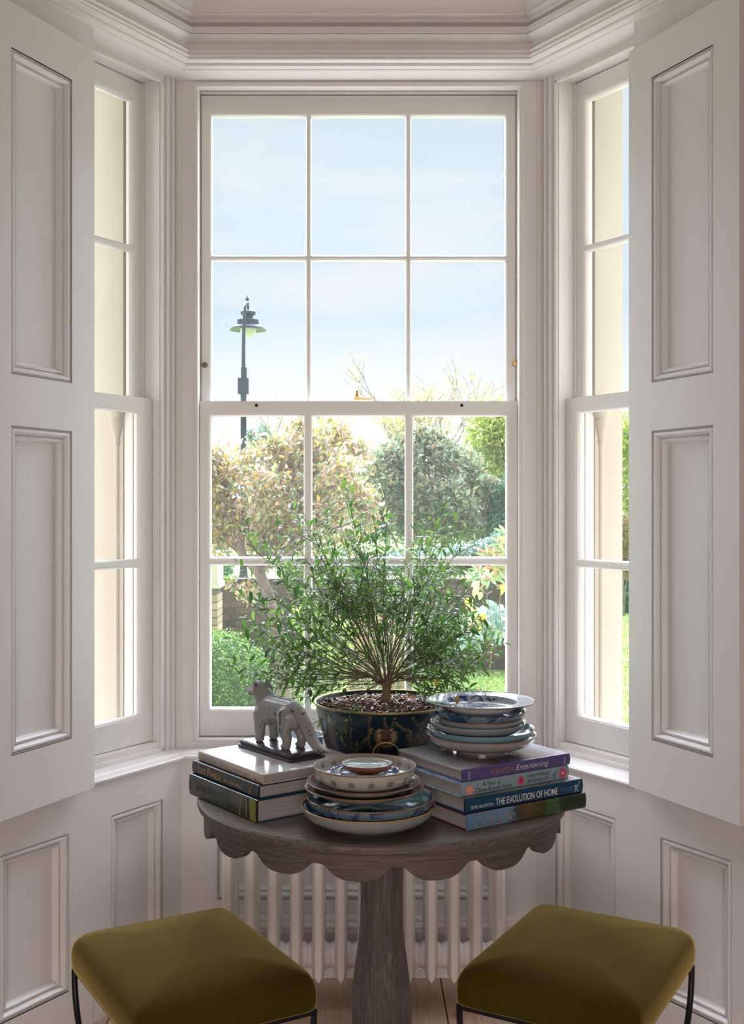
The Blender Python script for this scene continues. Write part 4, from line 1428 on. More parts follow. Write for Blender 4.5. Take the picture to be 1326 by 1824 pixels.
for k in range(96):
    a = 2 * PI * k / 96
    ring.append([(math.cos(a) * (0.195 + 0.0032 * math.cos(b)), math.sin(a) * (0.195 + 0.0032 * math.cos(b)), H_ + 0.0032 * math.sin(b)) for b in [2 * PI * j / 8 for j in range(8)]])
MB().grid(ring, close_u=True, close_v=True).build('rim', GILT, pot, smooth=180)
# gilt foliage painted on the wall: thin leaf and stem shapes just proud of it
def on_pot(a, zz, o=0.0006):
    r = pot_r(zz) + o
    return (r * math.cos(a), r * math.sin(a), zz)
rg = random.Random(21)
mb = MB()
def gleaf(a, zz, ang, ln, w):
    # a lens-shaped dab lying on the wall
    r = pot_r(zz)
    pts = []
    for u, ww in ((0, 0), (0.3, 1), (0.65, 0.8), (1, 0), (0.65, -0.8), (0.3, -1)):
        dx = ln * u * math.cos(ang) - w * ww * math.sin(ang)
        dz = ln * u * math.sin(ang) + w * ww * math.cos(ang)
        pts.append(on_pot(a + dx / r, min(max(zz + dz, 0.006), H_ - 0.008), 0.0011))
    mb.add(pts, [tuple(range(6))])
def gstem(a, zz, ang, ln, curl, depth=0):
    r = pot_r(zz)
    p = [(a, zz)]
    n = 8
    for k in range(n):
        ang += curl / n
        a += ln / n * math.cos(ang) / r
        zz += ln / n * math.sin(ang)
        if zz > H_ - 0.014 or zz < 0.008:
            break
        p.append((a, zz))
        if depth == 0 and k % 2 == 1:
            for s in ((-1, 1)[(k // 2) % 2],):
                gstem(a, zz, ang + s * rg.uniform(0.6, 1.1), ln * rg.uniform(0.28, 0.5), -s * rg.uniform(0.4, 1.2), 1)
        elif depth > 0:
            for s in (-1, 1):
                gleaf(a, zz, ang + s * 0.8, rg.uniform(0.005, 0.009), 0.0011)
    if len(p) > 2:
        mb.tube([on_pot(q[0], q[1], 0.0004) for q in p], 0.0006 if depth else 0.0009, 5)
    gleaf(p[-1][0], p[-1][1], ang, 0.009, 0.0018)
for a_deg, ang in ((-148, 1.9), (-133, 1.2), (-122, 1.75), (-110, 1.35), (-62, 1.3), (-52, 1.75), (-38, 1.2), (-25, 1.6), (-165, 1.4), (0, 1.5), (25, 1.4), (60, 1.7), (100, 1.4), (140, 1.6), (175, 1.5)):
    gstem(math.radians(a_deg), 0.035, ang, rg.uniform(0.13, 0.165), rg.uniform(-0.5, 0.5))
mb.build('gilt_foliage', GILTPAINT, pot, recalc=False)
# lion mask: a relief disc
def lion_h(x, y):
    """relief height, x,y in -1..1"""
    r = math.hypot(x, y)
    h = 0.42 * (1 - r ** 2.4) if r < 1 else 0.0
    a = math.atan2(y, x)
    if r > 0.62:
        h += 0.09 * (0.5 + 0.5 * math.cos(a * 17 + 3 * math.sin(r * 16))) * smoothstep(0.60, 0.72, r) * (1 - smoothstep(0.9, 1.0, r))
    g = lambda cx, cy, sx, sy, hh: hh * math.exp(-((x - cx) / sx) ** 2 - ((y - cy) / sy) ** 2)
    h += g(0, -0.05, 0.13, 0.34, 0.30) + g(0, -0.22, 0.20, 0.13, 0.30)               # nose ridge and tip
    h += g(-0.27, 0.15, 0.17, 0.075, 0.20) + g(0.27, 0.15, 0.17, 0.075, 0.20)         # brows
    h -= g(-0.26, 0.01, 0.11, 0.07, 0.24) + g(0.26, 0.01, 0.11, 0.07, 0.24)           # eye sockets
    h += g(-0.25, 0.0, 0.055, 0.04, 0.15) + g(0.25, 0.0, 0.055, 0.04, 0.15)
    h += g(-0.22, -0.32, 0.17, 0.12, 0.20) + g(0.22, -0.32, 0.17, 0.12, 0.20)         # muzzle
    h -= g(0, -0.47, 0.22, 0.045, 0.28)                                                # mouth
    h += g(0, -0.60, 0.16, 0.09, 0.16)                                                 # chin
    h -= g(-0.09, 0.45, 0.025, 0.16, 0.12) + g(0.09, 0.45, 0.025, 0.16, 0.12) + g(0.0, 0.48, 0.02, 0.18, 0.1)
    h += g(-0.55, 0.45, 0.13, 0.13, 0.20) + g(0.55, 0.45, 0.13, 0.13, 0.20)           # ears
    return h
mb = MB()
nr, na = 34, 96
rows = []
for i in range(nr + 1):
    r = i / nr
    rows.append([(max(r, 0.004) * math.cos(2 * PI * k / na), max(r, 0.004) * math.sin(2 * PI * k / na), lion_h(r * math.cos(2 * PI * k / na), r * math.sin(2 * PI * k / na))) for k in range(na)])
rows.append([(math.cos(2 * PI * k / na), math.sin(2 * PI * k / na), -0.4) for k in range(na)])
sx_, sz_, sd_ = 0.0325, 0.0355, 0.018
rows = [[(p[0] * sx_, -p[2] * sd_, p[1] * sz_) for p in r] for r in rows]
mb.grid(rows, close_u=True)
am = math.radians(-90) + 0.0
zc = 0.150
mask = mb.build('lion_mask', BRONZE, pot, smooth=180, loc=(0.0, -pot_r(zc) - 0.001, zc))
mask.rotation_euler = (-0.24, 0, 0)
ringp = []
for k in range(33):
    a = PI * (-0.06 + 1.12 * k / 32) 
    ringp.append((0.034 * math.cos(a), -0.012 - 0.010 * math.sin(a), -0.046 + 0.030 * math.sin(a)))
ring2 = [(0.034 * math.cos(2 * PI * k / 40), -0.016 - 0.003 * math.sin(2 * PI * k / 40), -0.046 + 0.030 * math.sin(2 * PI * k / 40)) for k in range(41)]
MB().tube(ring2, 0.0032, 8, caps=False).build('ring_handle', GILT, pot, smooth=180, loc=(0.0, -pot_r(zc) - 0.002, zc))
# soil and bark mulch
mb = MB()
rs = random.Random(8)
rows = []
for i in range(16):
    r = 0.188 * i / 15
    rows.append([(max(r, 0.001) * math.cos(2 * PI * k / 48), max(r, 0.001) * math.sin(2 * PI * k / 48), H_ - 0.020 + 0.010 * (1 - (i / 15) ** 2) + (rs.uniform(-0.004, 0.004) if 0 < i < 15 else 0)) for k in range(48)])
mb.grid(rows, close_u=True)
mb.build('soil', SOIL, plant, smooth=60, recalc=False)
mb = MB()
for k in range(1500):
    a, r = rs.random() * 2 * PI, 0.183 * math.sqrt(rs.random())
    s = rs.uniform(0.003, 0.0085)
    q = Matrix.Rotation(rs.random() * 6, 3, 'Z') @ Matrix.Rotation(rs.uniform(-0.8, 0.8), 3, 'X') @ Matrix.Rotation(rs.uniform(-0.5, 0.5), 3, 'Y')
    c = Vector((r * math.cos(a), r * math.sin(a), H_ - 0.014 + 0.010 * (1 - (r / 0.188) ** 2) + rs.uniform(-0.001, 0.006)))
    w, t = s * rs.uniform(0.25, 0.6), s * 0.15
    vs = [c + q @ Vector(v) for v in ((-s, -w, -t), (s, -w * 0.6, -t), (s * 0.8, w, -t), (-s * 0.9, w * 0.8, -t), (-s, -w, t), (s, -w * 0.6, t), (s * 0.8, w, t), (-s * 0.9, w * 0.8, t))]
    mb.add(vs, [(0, 3, 2, 1), (4, 5, 6, 7), (0, 1, 5, 4), (1, 2, 6, 5), (2, 3, 7, 6), (3, 0, 4, 7)])
tag(mb.build('bark_mulch', BARKCHIP, plant, recalc=False), kind='stuff')

# stems
rp = random.Random(77)
PXM = POTY / FPX                     # metres per photo pixel at the plant
BX, BZ_ = (689 - 685) * PXM, 0.258   # top of the short trunk, local to the pot
def env(phi):
    """reach of the shrub (pixels) by angle from upright, read off the photo"""
    tab = [(-92, 240), (-80, 272), (-65, 282), (-52, 325), (-43, 392), (-36, 350), (-28, 355), (-20, 340), (-12, 366), (-4, 315), (4, 298), (11, 300), (18, 345), (27, 315), (36, 250), (48, 205), (58, 205), (70, 226), (80, 185), (92, 130)]
    for (a, ra), (b, rb) in zip(tab[:-1], tab[1:]):
        if a <= phi <= b:
            return ra + (rb - ra) * (phi - a) / (b - a)
    return tab[0][1] if phi < tab[0][0] else tab[-1][1]
trunk = MB()
trunk.tube([(BX - 0.002, 0, H_ - 0.02), (BX - 0.004, 0, H_ + 0.005), (BX - 0.001, 0.001, H_ + 0.028), (BX + 0.001, 0, BZ_ - 0.004)], [0.0165, 0.0135, 0.0120, 0.0135], 10)
limbs = []
for phi, dep, ln in ((-62, -0.25, 0.105), (-35, 0.35, 0.13), (-30, -0.5, 0.12), (-8, 0.2, 0.13), (6, -0.3, 0.12), (24, 0.3, 0.13), (38, -0.2, 0.13), (57, 0.2, 0.11), (-50, 0.6, 0.11), (15, 0.8, 0.12)):
    ph = math.radians(phi)
    ln *= 0.62
    d = Vector((math.sin(ph), dep * 0.6, math.cos(ph))).normalized()
    p0 = Vector((BX, 0, BZ_ - 0.006))
    p1 = p0 + d * ln * 0.5 + Vector((0, 0, -0.004))
    p2 = p0 + d * ln + Vector((0, 0, 0.008))
    trunk.tube([p0, p1, p2], [0.0056, 0.0034, 0.0018], 7)
    limbs.append((phi, dep, p2, d))
trunk.build('trunk', TRUNK, plant, smooth=60)
stems = MB()
leaves = []      # (position, direction, length, size key)
def add_leaves(path, start, gap, l0, l1, spread):
    acc, tot = 0.0, sum((b - a).length for a, b in zip(path[:-1], path[1:]))
    nxt = start * tot
    side = rp.random() * 6
    for a, b in zip(path[:-1], path[1:]):
        seg = (b - a).length
        while nxt < acc + seg:
            p = a.lerp(b, (nxt - acc) / seg)
            d = (b - a).normalized()
            side += 2.4 + rp.uniform(-0.4, 0.4)
            o = d.orthogonal().normalized()
            o = Matrix.Rotation(side, 3, d) @ o
            ld = (d * rp.uniform(0.25, 0.9) + o * spread + Vector((0, 0, -0.10))).normalized()
            leaves.append((p, ld, rp.uniform(l0, l1)))
            nxt += gap * rp.uniform(0.6, 1.5)
        acc += seg
def curve_path(p0, p3, droop, n=9, wob=0.004):
    d = p3 - p0
    up = Vector((0, 0, 1))
    p1 = p0 + d * 0.33 + Vector((0, 0, -droop)) + Vector((rp.uniform(-1, 1), rp.uniform(-1, 1), rp.uniform(-1, 1))) * wob * 3
    p2 = p0 + d * 0.70 + Vector((0, 0, -droop * 0.6)) + Vector((rp.uniform(-1, 1), rp.uniform(-1, 1), rp.uniform(-1, 1))) * wob * 3
    out = []
    for k in range(n + 1):
        u = k / n
        v = 1 - u
        q = p0 * v ** 3 + p1 * (3 * v * v * u) + p2 * (3 * v * u * u) + p3 * u ** 3
        if 0 < k < n:
            q = q + Vector((rp.uniform(-1, 1), rp.uniform(-1, 1), rp.uniform(-1, 1))) * wob * 0.35
        out.append(q)
    return out
def tip_at(phi, frac, dep):
    R = env(phi) * frac * PXM
    ph = math.radians(phi)
    return Vector((BX + R * math.sin(ph), dep, 0.237 + 0.02 * frac + R * math.cos(ph)))
main = []
for k in range(128):
    phi = -92 + 184 * ((k * 0.618034) % 1.0)
    if rp.random() < 0.35:
        phi = rp.gauss(-15, 38)
    phi = max(-92, min(92, phi))
    frac = 1 - 0.5 * rp.random() ** 1.2
    dep = rp.uniform(-0.26, 0.24) * (0.5 + 0.5 * rp.random())
    main.append((phi, frac, dep))
# the sprays that make the outline in the photo
for phi, dep in ((-43, -0.04), (-42, 0.08), (-28, 0.0), (-27, 0.1), (-12, -0.03), (-12.5, 0.05), (-10, 0.0), (1, 0.02), (11, 0.05), (18, 0.0), (18.5, 0.05), (27, -0.03), (70, 0.0), (69, 0.05), (-65, 0.0), (-80, 0.02), (-66, 0.06), (-75, -0.08), (-58, -0.05), (-50, -0.1), (-84, -0.1), (-70, -0.12), (80, -0.05), (-20, 0.1), (-36, 0.0)):
    main.append((phi, 1.0, dep))
for phi, frac, dep in main:
    best = min(limbs, key=lambda l: abs(l[0] - phi) + 14 * abs(l[1] - dep * 4) + rp.uniform(0, 18))
    tip = tip_at(phi, frac, dep)
    p0 = Vector((BX, 0, BZ_)).lerp(best[2], rp.uniform(0.25, 1.0))
    path = curve_path(p0, tip, 0.012 + 0.02 * abs(phi) / 90, 9, 0.008)
    r0 = rp.uniform(0.0011, 0.0017)
    stems.tube(path, [r0 * (1 - 0.62 * i / 9) for i in range(10)], 5, caps=False)
    add_leaves(path, 0.34 if rp.random() < 0.6 else 0.52, 0.0140, 0.023, 0.040, 0.75)
    for j in range(rp.choice((1, 2, 3, 3))):
        i = rp.randint(3, 7) if j < 2 else rp.randint(1, 4)
        b0 = path[i]
        d = (path[i + 1] - path[i - 1]).normalized()
        o = Matrix.Rotation(rp.random() * 6.28, 3, d) @ d.orthogonal().normalized()
        ln = rp.uniform(0.05, 0.12) * (1.0 if frac < 0.95 else 0.8)
        tw = curve_path(b0, b0 + (d * 0.85 + o * (0.55 if j < 2 else 1.1)).normalized() * ln, 0.002, 5, 0.003)
        stems.tube(tw, [0.0013 - 0.0007 * q / 5 for q in range(6)], 4, caps=False)
        add_leaves(tw, 0.25, 0.0130, 0.020, 0.034, 0.8)
# low sprays that hang over the rim of the pot
for pts in (((-0.02, -0.05, 0.262), (-0.10, -0.13, 0.235), (-0.165, -0.19, 0.195), (-0.215, -0.20, 0.172)),
            ((-0.02, -0.05, 0.262), (-0.08, -0.15, 0.25), (-0.095, -0.195, 0.205), (-0.12, -0.21, 0.15)),
            ((0.02, 0.0, 0.262), (0.12, -0.06, 0.285), (0.19, -0.08, 0.262), (0.235, -0.09, 0.232)),
            ((0.0, -0.03, 0.262), (-0.17, -0.05, 0.262), (-0.30, -0.06, 0.252), (-0.35, -0.06, 0.268))):
    pv = [Vector(p) for p in pts]
    path = []
    for a, b in zip(pv[:-1], pv[1:]):
        for q in range(4):
            path.append(a.lerp(b, q / 4))
    path.append(pv[-1])
    sm = [path[0]] + [(path[i - 1] + path[i] * 2 + path[i + 1]) / 4 for i in range(1, len(path) - 1)] + [path[-1]]
    stems.tube(sm, [0.0018 - 0.0010 * i / len(sm) for i in range(len(sm))], 5, caps=False)
    add_leaves(sm, 0.6, 0.011, 0.016, 0.026, 0.8)
stems.build('stems', STEM, plant, smooth=180, recalc=False)
PLANTLEAF = leaf_mat('shrub_leaf', [(0.11, 0.23, 0.055), (0.17, 0.32, 0.075), (0.07, 0.16, 0.05), (0.24, 0.39, 0.12), (0.14, 0.21, 0.10), (0.28, 0.38, 0.20)], 0.5, 0.32, 0.6)
def leaf_geo(ln):
    """narrow arched leaf along +x, folded on its midrib"""
    w = ln * 0.15
    pts, fs = [], []
    for u, ww, zz in ((0.0, 0.18, 0.0), (0.28, 0.85, 0.05), (0.62, 1.0, 0.03), (0.86, 0.6, -0.06), (1.0, 0.04, -0.14)):
        x = u * ln
        pts += [(x, -w * ww, zz * ln + 0.2 * w * ww), (x, 0, zz * ln), (x, w * ww, zz * ln + 0.2 * w * ww)]
    for i in range(4):
        o = i * 3
        fs += [(o, o + 3, o + 4, o + 1), (o + 1, o + 4, o + 5, o + 2)]
    return pts, fs
leaf_me = MB().add(*leaf_geo(0.026)).mesh('leaf', PLANTLEAF, smooth=180, recalc=False)
leaf_var = []
for c in ((0.09, 0.21, 0.05), (0.14, 0.28, 0.07), (0.065, 0.15, 0.045), (0.20, 0.33, 0.11)):
    me_ = leaf_me.copy()
    me_.materials[0] = leaf_mat('shrub_leaf_plain', [c], 0.5, 0.32, 0.6)
    leaf_var.append(me_)
order = sorted(range(len(leaves)), key=lambda i: leaves[i][0].y - 8 * leaves[i][2])     # nearest and longest first
front = set(order[:300])
rest = MB()
base_geo = leaf_geo(1.0)
def leaf_matrix(d):
    z_ = Vector((0, 0, 1))
    y_ = z_.cross(d)
    y_ = y_.normalized() if y_.length > 0.05 else Vector((0, 1, 0))
    y_ = Matrix.Rotation(rp.uniform(-0.7, 0.7), 3, d) @ y_
    return Matrix((d, y_, d.cross(y_))).transposed()
for i, (p, d, ln) in enumerate(leaves):
    m = leaf_matrix(d)
    if i in front:
        ob = link('leaf', leaf_var[i % 4], plant, p)
        ob.rotation_euler = m.to_euler()
        s = ln / 0.026
        ob.scale = (s, s, s)
    else:
        rest.add([p + m @ (Vector(v) * ln) for v in base_geo[0]], base_geo[1])
tag(rest.build('leaves', PLANTLEAF, plant, smooth=180, recalc=False), kind='stuff')
# one small yellow flower low on the right
FLOWER = pmat('yellow_petal', (0.72, 0.60, 0.05), 0.5)
mb = MB()
for k in range(4):
    a = k * PI / 2 + 0.4
    c, s = math.cos(a), math.sin(a)
    mb.add([(0, 0, 0), (0.009 * c - 0.005 * s, 0.009 * s + 0.005 * c, 0.004), (0.014 * c, 0.014 * s, 0.003), (0.009 * c + 0.005 * s, 0.009 * s - 0.005 * c, 0.004)], [(0, 1, 2, 3)])
fl = mb.build('flower', FLOWER, plant, recalc=False, loc=((775 - 685) * PXM * 0.93, -0.2, 1.5 - (1217 - 905) / FPX * 2.95 - TZ))
fl.rotation_euler = (0.5, 0.2, 0)
MB().tube([(0, 0, 0), (-0.012, 0.004, -0.02), (-0.03, 0.01, -0.045)], 0.0008, 4).build('flower_stalk', STEM, fl)

# ------------------------------------------------------------------ the garden
GZ = -0.40
def lawn_mat():
    m = bpy.data.materials.new('lawn_grass')
    m.use_nodes = True
    N, L = m.node_tree.nodes, m.node_tree.links
    b = N['Principled BSDF']
    b.inputs['Roughness'].default_value = 0.9
    tc = N.new('ShaderNodeTexCoord')
    n1 = N.new('ShaderNodeTexNoise')
    n1.inputs['Scale'].default_value = 1.3
    n1.inputs['Detail'].default_value = 8
    n1.inputs['Roughness'].default_value = 0.75
    L.new(tc.outputs['Object'], n1.inputs['Vector'])
    r = ramp(N, [(0.32, (0.21, 0.34, 0.075)), (0.52, (0.30, 0.45, 0.12)), (0.70, (0.40, 0.53, 0.19))])
    L.new(n1.outputs['Fac'], r.inputs[0])
    L.new(r.outputs[0], b.inputs['Base Color'])
    n2 = N.new('ShaderNodeTexNoise')
    n2.inputs['Scale'].default_value = 45
    n2.inputs['Detail'].default_value = 5
    L.new(tc.outputs['Object'], n2.inputs['Vector'])
    bp = N.new('ShaderNodeBump')
    bp.inputs['Strength'].default_value = 0.8
    bp.inputs['Distance'].default_value = 0.04
    L.new(n2.outputs['Fac'], bp.inputs['Height'])
    L.new(bp.outputs[0], b.inputs['Normal'])
    return m
LAWN = lawn_mat()
EARTH = pmat('flower_bed_earth', (0.10, 0.07, 0.045), 0.95, var=((0.17, 0.13, 0.08), 4, 0.4, 0.65), bump=(20, 0.8, (1, 1, 1), 0.05))
ground = MB()
gx = [-40, -20, -10, -6, -3, -1, 0, 1, 2, 3, 4, 6, 10, 20, 40]
gy = [3.1, 5, 7, 9, 11, 13, 15, 18, 22, 30, 60]
ground.grid([[(x, y, GZ - 0.02 + 0.012 * max(0, y - 9)) for x in gx] for y in gy])
tag(ground.build('ground', LAWN, None, smooth=180, recalc=False), kind='structure')
# unseen pale slab added beside the house to bounce light up to the soffits
BOUNCE_PALE = pmat('pale_bounce_surface', (0.43, 0.40, 0.355), 0.85, var=((0.37, 0.335, 0.29), 2, 0.4, 0.65), bump=(30, 0.4, (1, 1, 1), 0.01))
tag(MB().box(-6.5, 6.5, 3.06, 8.4, GZ - 0.1, GZ + 0.02).build('added_bounce_slab', BOUNCE_PALE), kind='structure')
# grass blades where the lawn shows, as one growth
rg = random.Random(5)
GRASSBLADE = leaf_mat('grass_blade', [(0.24, 0.39, 0.09), (0.32, 0.48, 0.14), (0.40, 0.54, 0.20), (0.21, 0.32, 0.075)], 0.4)
mb = MB()
def lawn_z(y):
    return GZ - 0.02 + 0.012 * max(0, y - 9)
for k in range(9000):
    y = rg.uniform(9.8, 12.85)
    if rg.random() < 0.65:
        x = rg.uniform(0.25, 1.9) * y / 12
    else:
        y = rg.uniform(9.8, 18.5)
        x = rg.uniform(0.222, 0.262) * y
    h, w, a = rg.uniform(0.02, 0.045), rg.uniform(0.004, 0.008), rg.random() * 6.28
    lx, ly = rg.uniform(-0.02, 0.02), rg.uniform(-0.02, 0.02)
    z = lawn_z(y)
    mb.add([(x - w * math.cos(a), y - w * math.sin(a), z), (x + w * math.cos(a), y + w * math.sin(a), z), (x + lx, y + ly, z + h)], [(0, 1, 2)])
tag(mb.build('grass', GRASSBLADE, None, recalc=False), 'short bright green grass of the lawn beyond the window', 'grass', kind='stuff')

def clump(points, radii, n, size, rng, aspect=0.45, shell=0.55, droop=0.35, flat=0.6, jitter=0.5, fuzz=0.12):
    """leaf quads scattered through a set of blobs; returns numpy vertices and faces"""
    pts = np.array([tuple(p) for p in points])
    rad = np.array([r if hasattr(r, '__len__') else (r, r, r) for r in radii])
    wts = (rad.prod(1)) ** (2 / 3)
    wts = wts / wts.sum()
    idx = rng.choice(len(pts), n, p=wts)
    d = rng.normal(size=(n, 3))
    d /= np.linalg.norm(d, axis=1)[:, None]
    u = shell + (1 - shell) * rng.random(n) ** 0.6
    u *= 1 + rng.normal(size=n) * 0.07
    c = pts[idx] + d * rad[idx] * u[:, None] + rng.normal(size=(n, 3)) * rad[idx] * fuzz
    ax = d * flat + rng.normal(size=(n, 3)) * jitter
    ax[:, 2] -= droop
    ax /= np.linalg.norm(ax, axis=1)[:, None] + 1e-9
    ot = np.cross(ax, d + rng.normal(size=(n, 3)) * 0.5)
    ot /= np.linalg.norm(ot, axis=1)[:, None] + 1e-9
    up = np.cross(ot, ax)
    s = size * (0.6 + 0.8 * rng.random(n))[:, None]
    w = s * aspect * 0.5
    v = np.stack([c - ax * s * 0.5, c - ax * s * 0.05 + ot * w + up * s * 0.06, c + ax * s * 0.5 - up * s * 0.10, c - ax * s * 0.05 - ot * w + up * s * 0.06], 1).reshape(-1, 3)
    return v

def leaf_object(name, verts, mat, parent, origin):
    n = len(verts) // 4
    me = bpy.data.meshes.new(name)
    v = np.asarray(verts) - np.array(tuple(origin))
    me.vertices.add(len(v))
    me.vertices.foreach_set('co', v.ravel())
    me.loops.add(n * 4)
    me.loops.foreach_set('vertex_index', np.arange(n * 4, dtype=np.int32))
    me.polygons.add(n)
    me.polygons.foreach_set('loop_start', np.arange(0, n * 4, 4, dtype=np.int32))
    me.polygons.foreach_set('loop_total', np.full(n, 4, dtype=np.int32))
    me.materials.append(mat)
    me.update(calc_edges=True)
    return link(name, me, parent)

BARK = pmat('pale_tree_bark', (0.25, 0.195, 0.15), 0.9, var=((0.16, 0.12, 0.09), 10, 0.4, 0.62, (1, 1, 0.35)), bump=(24, 0.9, (1, 1, 0.3), 0.03))
GREYBARK = pmat('grey_branch_bark', (0.30, 0.27, 0.23), 0.9, var=((0.42, 0.39, 0.34), 6, 0.4, 0.65))

def shrub(name, label, cat, base, blobs, n, size, mat, seed, group=None, aspect=0.45, shell=0.5, droop=0.3, flat=0.6, jitter=0.6, core=None, stem=True, part='foliage', fuzz=0.12):
    """blobs: (px, py, depth, rpx) read off the photo; base: foot point"""
    root = thing(name, label, cat, tuple(base), group=group)
    rng = np.random.default_rng(seed)
    pts = [W(b[0], b[1], b[2]) for b in blobs]
    rad = [(b[3] / FPX * b[2], (b[5] if len(b) > 5 else b[3]) / FPX * b[2], (b[4] if len(b) > 4 else b[3]) / FPX * b[2]) for b in blobs]
    v = clump(pts, rad, n, size, rng, aspect, shell, droop, flat, jitter, fuzz)
    ob = leaf_object(part, v, mat, root, base)
    tag(ob, kind='stuff')
    if stem:
        mb = MB()
        rr = random.Random(seed)
        for p in pts[:14]:
            a, b = Vector(base), Vector(p)
            m = a.lerp(b, 0.5) + Vector((rr.uniform(-.1, .1), rr.uniform(-.1, .1), 0.05)) * (b - a).length * 0.5
            t = max(0.012, (b - a).length * 0.014)
            mb.tube([Vector((0, 0, 0)), m - a, b - a], [t, t * 0.7, t * 0.3], 5)
        mb.build('branches', GREYBARK, root, smooth=60)
    return root, pts, rad

def gpt(px, d):
    return Vector(((px - CX) / FPX * d, d, lawn_z(d)))

# --- small autumn tree close to the house, on the left of the view
AUTUMN = leaf_mat('autumn_leaf', [(0.46, 0.34, 0.19), (0.38, 0.36, 0.13), (0.56, 0.39, 0.31), (0.60, 0.52, 0.46), (0.29, 0.33, 0.15), (0.46, 0.32, 0.14), (0.58, 0.55, 0.52), (0.30, 0.21, 0.16), (0.21, 0.28, 0.14), (0.58, 0.47, 0.16), (0.34, 0.39, 0.20)], 0.5, 0.35, 0.6)
d0 = 9.0
bl = [(398, 850, d0, 34), (440, 830, d0 + .3, 38), (395, 905, d0, 36), (470, 875, d0 - .2, 42), (520, 830, d0 + .2, 40), (548, 790, d0, 30), (500, 800, d0 + .3, 30), (575, 825, d0, 34), (600, 775, d0 + .2, 26), (610, 850, d0 - .3, 40),
      (560, 880, d0, 40), (640, 890, d0 - .4, 34), (655, 920, d0 - .4, 26), (430, 930, d0 + .2, 44), (500, 925, d0, 44), (590, 925, d0 - .2, 34), (395, 960, d0, 28), (465, 975, d0 + .2, 30), (540, 965, d0, 34), (620, 960, d0, 26), (380, 815, d0, 24), (535, 755, d0 + .1, 15), (640, 800, d0 + .2, 22), (440, 1055, d0 - .5, 17), (412, 1042, d0 - .5, 10), (350, 890, d0, 45), (320, 840, d0, 40)]
tree_base = gpt(512, d0)
root, pts, rad_ = shrub('autumn_tree', 'small tree with pink and yellow autumn leaves behind the window', 'tree', tree_base, bl, 12500, 0.052, AUTUMN, 11, aspect=0.5, shell=0.0, droop=0.45, stem=False, part='crown', fuzz=0.38)
mb = MB()
tb = Vector(tree_base)
k1, k2, k3 = W(500, 1140, d0) - tb, W(478, 1060, d0) - tb, W(462, 1020, d0) - tb
mb.tube([(0, 0, -0.05), (k1 * 0.5), k1, k2, k3], [0.075, 0.060, 0.054, 0.048, 0.044], 12)
mb.build('trunk', BARK, root, smooth=60)
mb = MB()
fork2 = W(430, 985, d0) - tb
mb.tube([k3, W(445, 1003, d0) - tb, fork2, W(400, 960, d0) - tb], [0.045, 0.036, 0.028, 0.014], 8)
for i, p in enumerate(pts[:22]):
    q = p - tb
    s = k3 if q.x > k3.x - 0.05 else fork2
    m = s.lerp(q, 0.5) + Vector((0, 0, 0.06))
    mb.tube([s, m, q], [0.026, 0.017, 0.007], 6)
mb.build('branches', BARK, root, smooth=60)

# --- clipped box ball
BOX = leaf_mat('box_leaf', [(0.16, 0.34, 0.05), (0.22, 0.42, 0.08), (0.12, 0.26, 0.05), (0.28, 0.46, 0.12), (0.10, 0.22, 0.07), (0.34, 0.42, 0.14)], 0.3, 0.3, 0.6)
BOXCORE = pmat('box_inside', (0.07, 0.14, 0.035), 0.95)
def box_ball(label, px, py, d, rp_, n, seed, rz=1.0):
    b = gpt(px, d)
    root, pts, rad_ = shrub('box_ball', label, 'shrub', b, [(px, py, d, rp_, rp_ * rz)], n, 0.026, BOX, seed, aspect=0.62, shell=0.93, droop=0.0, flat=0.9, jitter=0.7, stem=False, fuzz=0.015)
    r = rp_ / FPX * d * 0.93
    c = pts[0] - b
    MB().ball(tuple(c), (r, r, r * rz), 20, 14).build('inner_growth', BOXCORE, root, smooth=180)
    return root
box_ball('clipped round bright green box bush in front of the brick wall', 392, 1212, 10.0, 82, 15000, 31)

# --- brick wall and gate pier
BRICK = [pmat('mossy_brick', (0.115, 0.085, 0.055), 0.95, var=((0.08, 0.08, 0.035), 9, 0.4, 0.65), bump=(40, 0.7, (1, 1, 1), 0.01)),
         pmat('brown_brick', (0.16, 0.11, 0.075), 0.95, var=((0.10, 0.085, 0.05), 7, 0.4, 0.65), bump=(40, 0.7, (1, 1, 1), 0.01)),
         pmat('dark_brick', (0.075, 0.06, 0.045), 0.95, var=((0.12, 0.09, 0.06), 8, 0.45, 0.65), bump=(40, 0.7, (1, 1, 1), 0.01)),
         pmat('red_brick', (0.19, 0.105, 0.075), 0.95, var=((0.13, 0.095, 0.065), 8, 0.45, 0.65), bump=(40, 0.7, (1, 1, 1), 0.01))]
MORTAR = pmat('old_mortar', (0.19, 0.165, 0.125), 0.95, bump=(50, 0.6, (1, 1, 1), 0.01))
YB = 13.0
wall_top = EYE - (1036 - CY) / FPX * YB
gw = struct('garden_wall', (0, YB, GZ), 'mossy brown brick garden wall behind the shrubs')
MB().box(-4.2, 2.3, 0.012, 0.22, -0.1, wall_top - GZ - 0.03).build('mortar_core', MORTAR, gw)
rb = random.Random(9)
bm_s = [MB().box(-0.108, 0.108, 0.0, 0.1, 0, 0.064).mesh('brick', b) for b in BRICK]
bm_h = [MB().box(-0.051, 0.051, 0.0, 0.1, 0, 0.064).mesh('brick', b) for b in BRICK]
restb = MB()
nb = 0
courses = int((wall_top - GZ - 0.03) / 0.075)
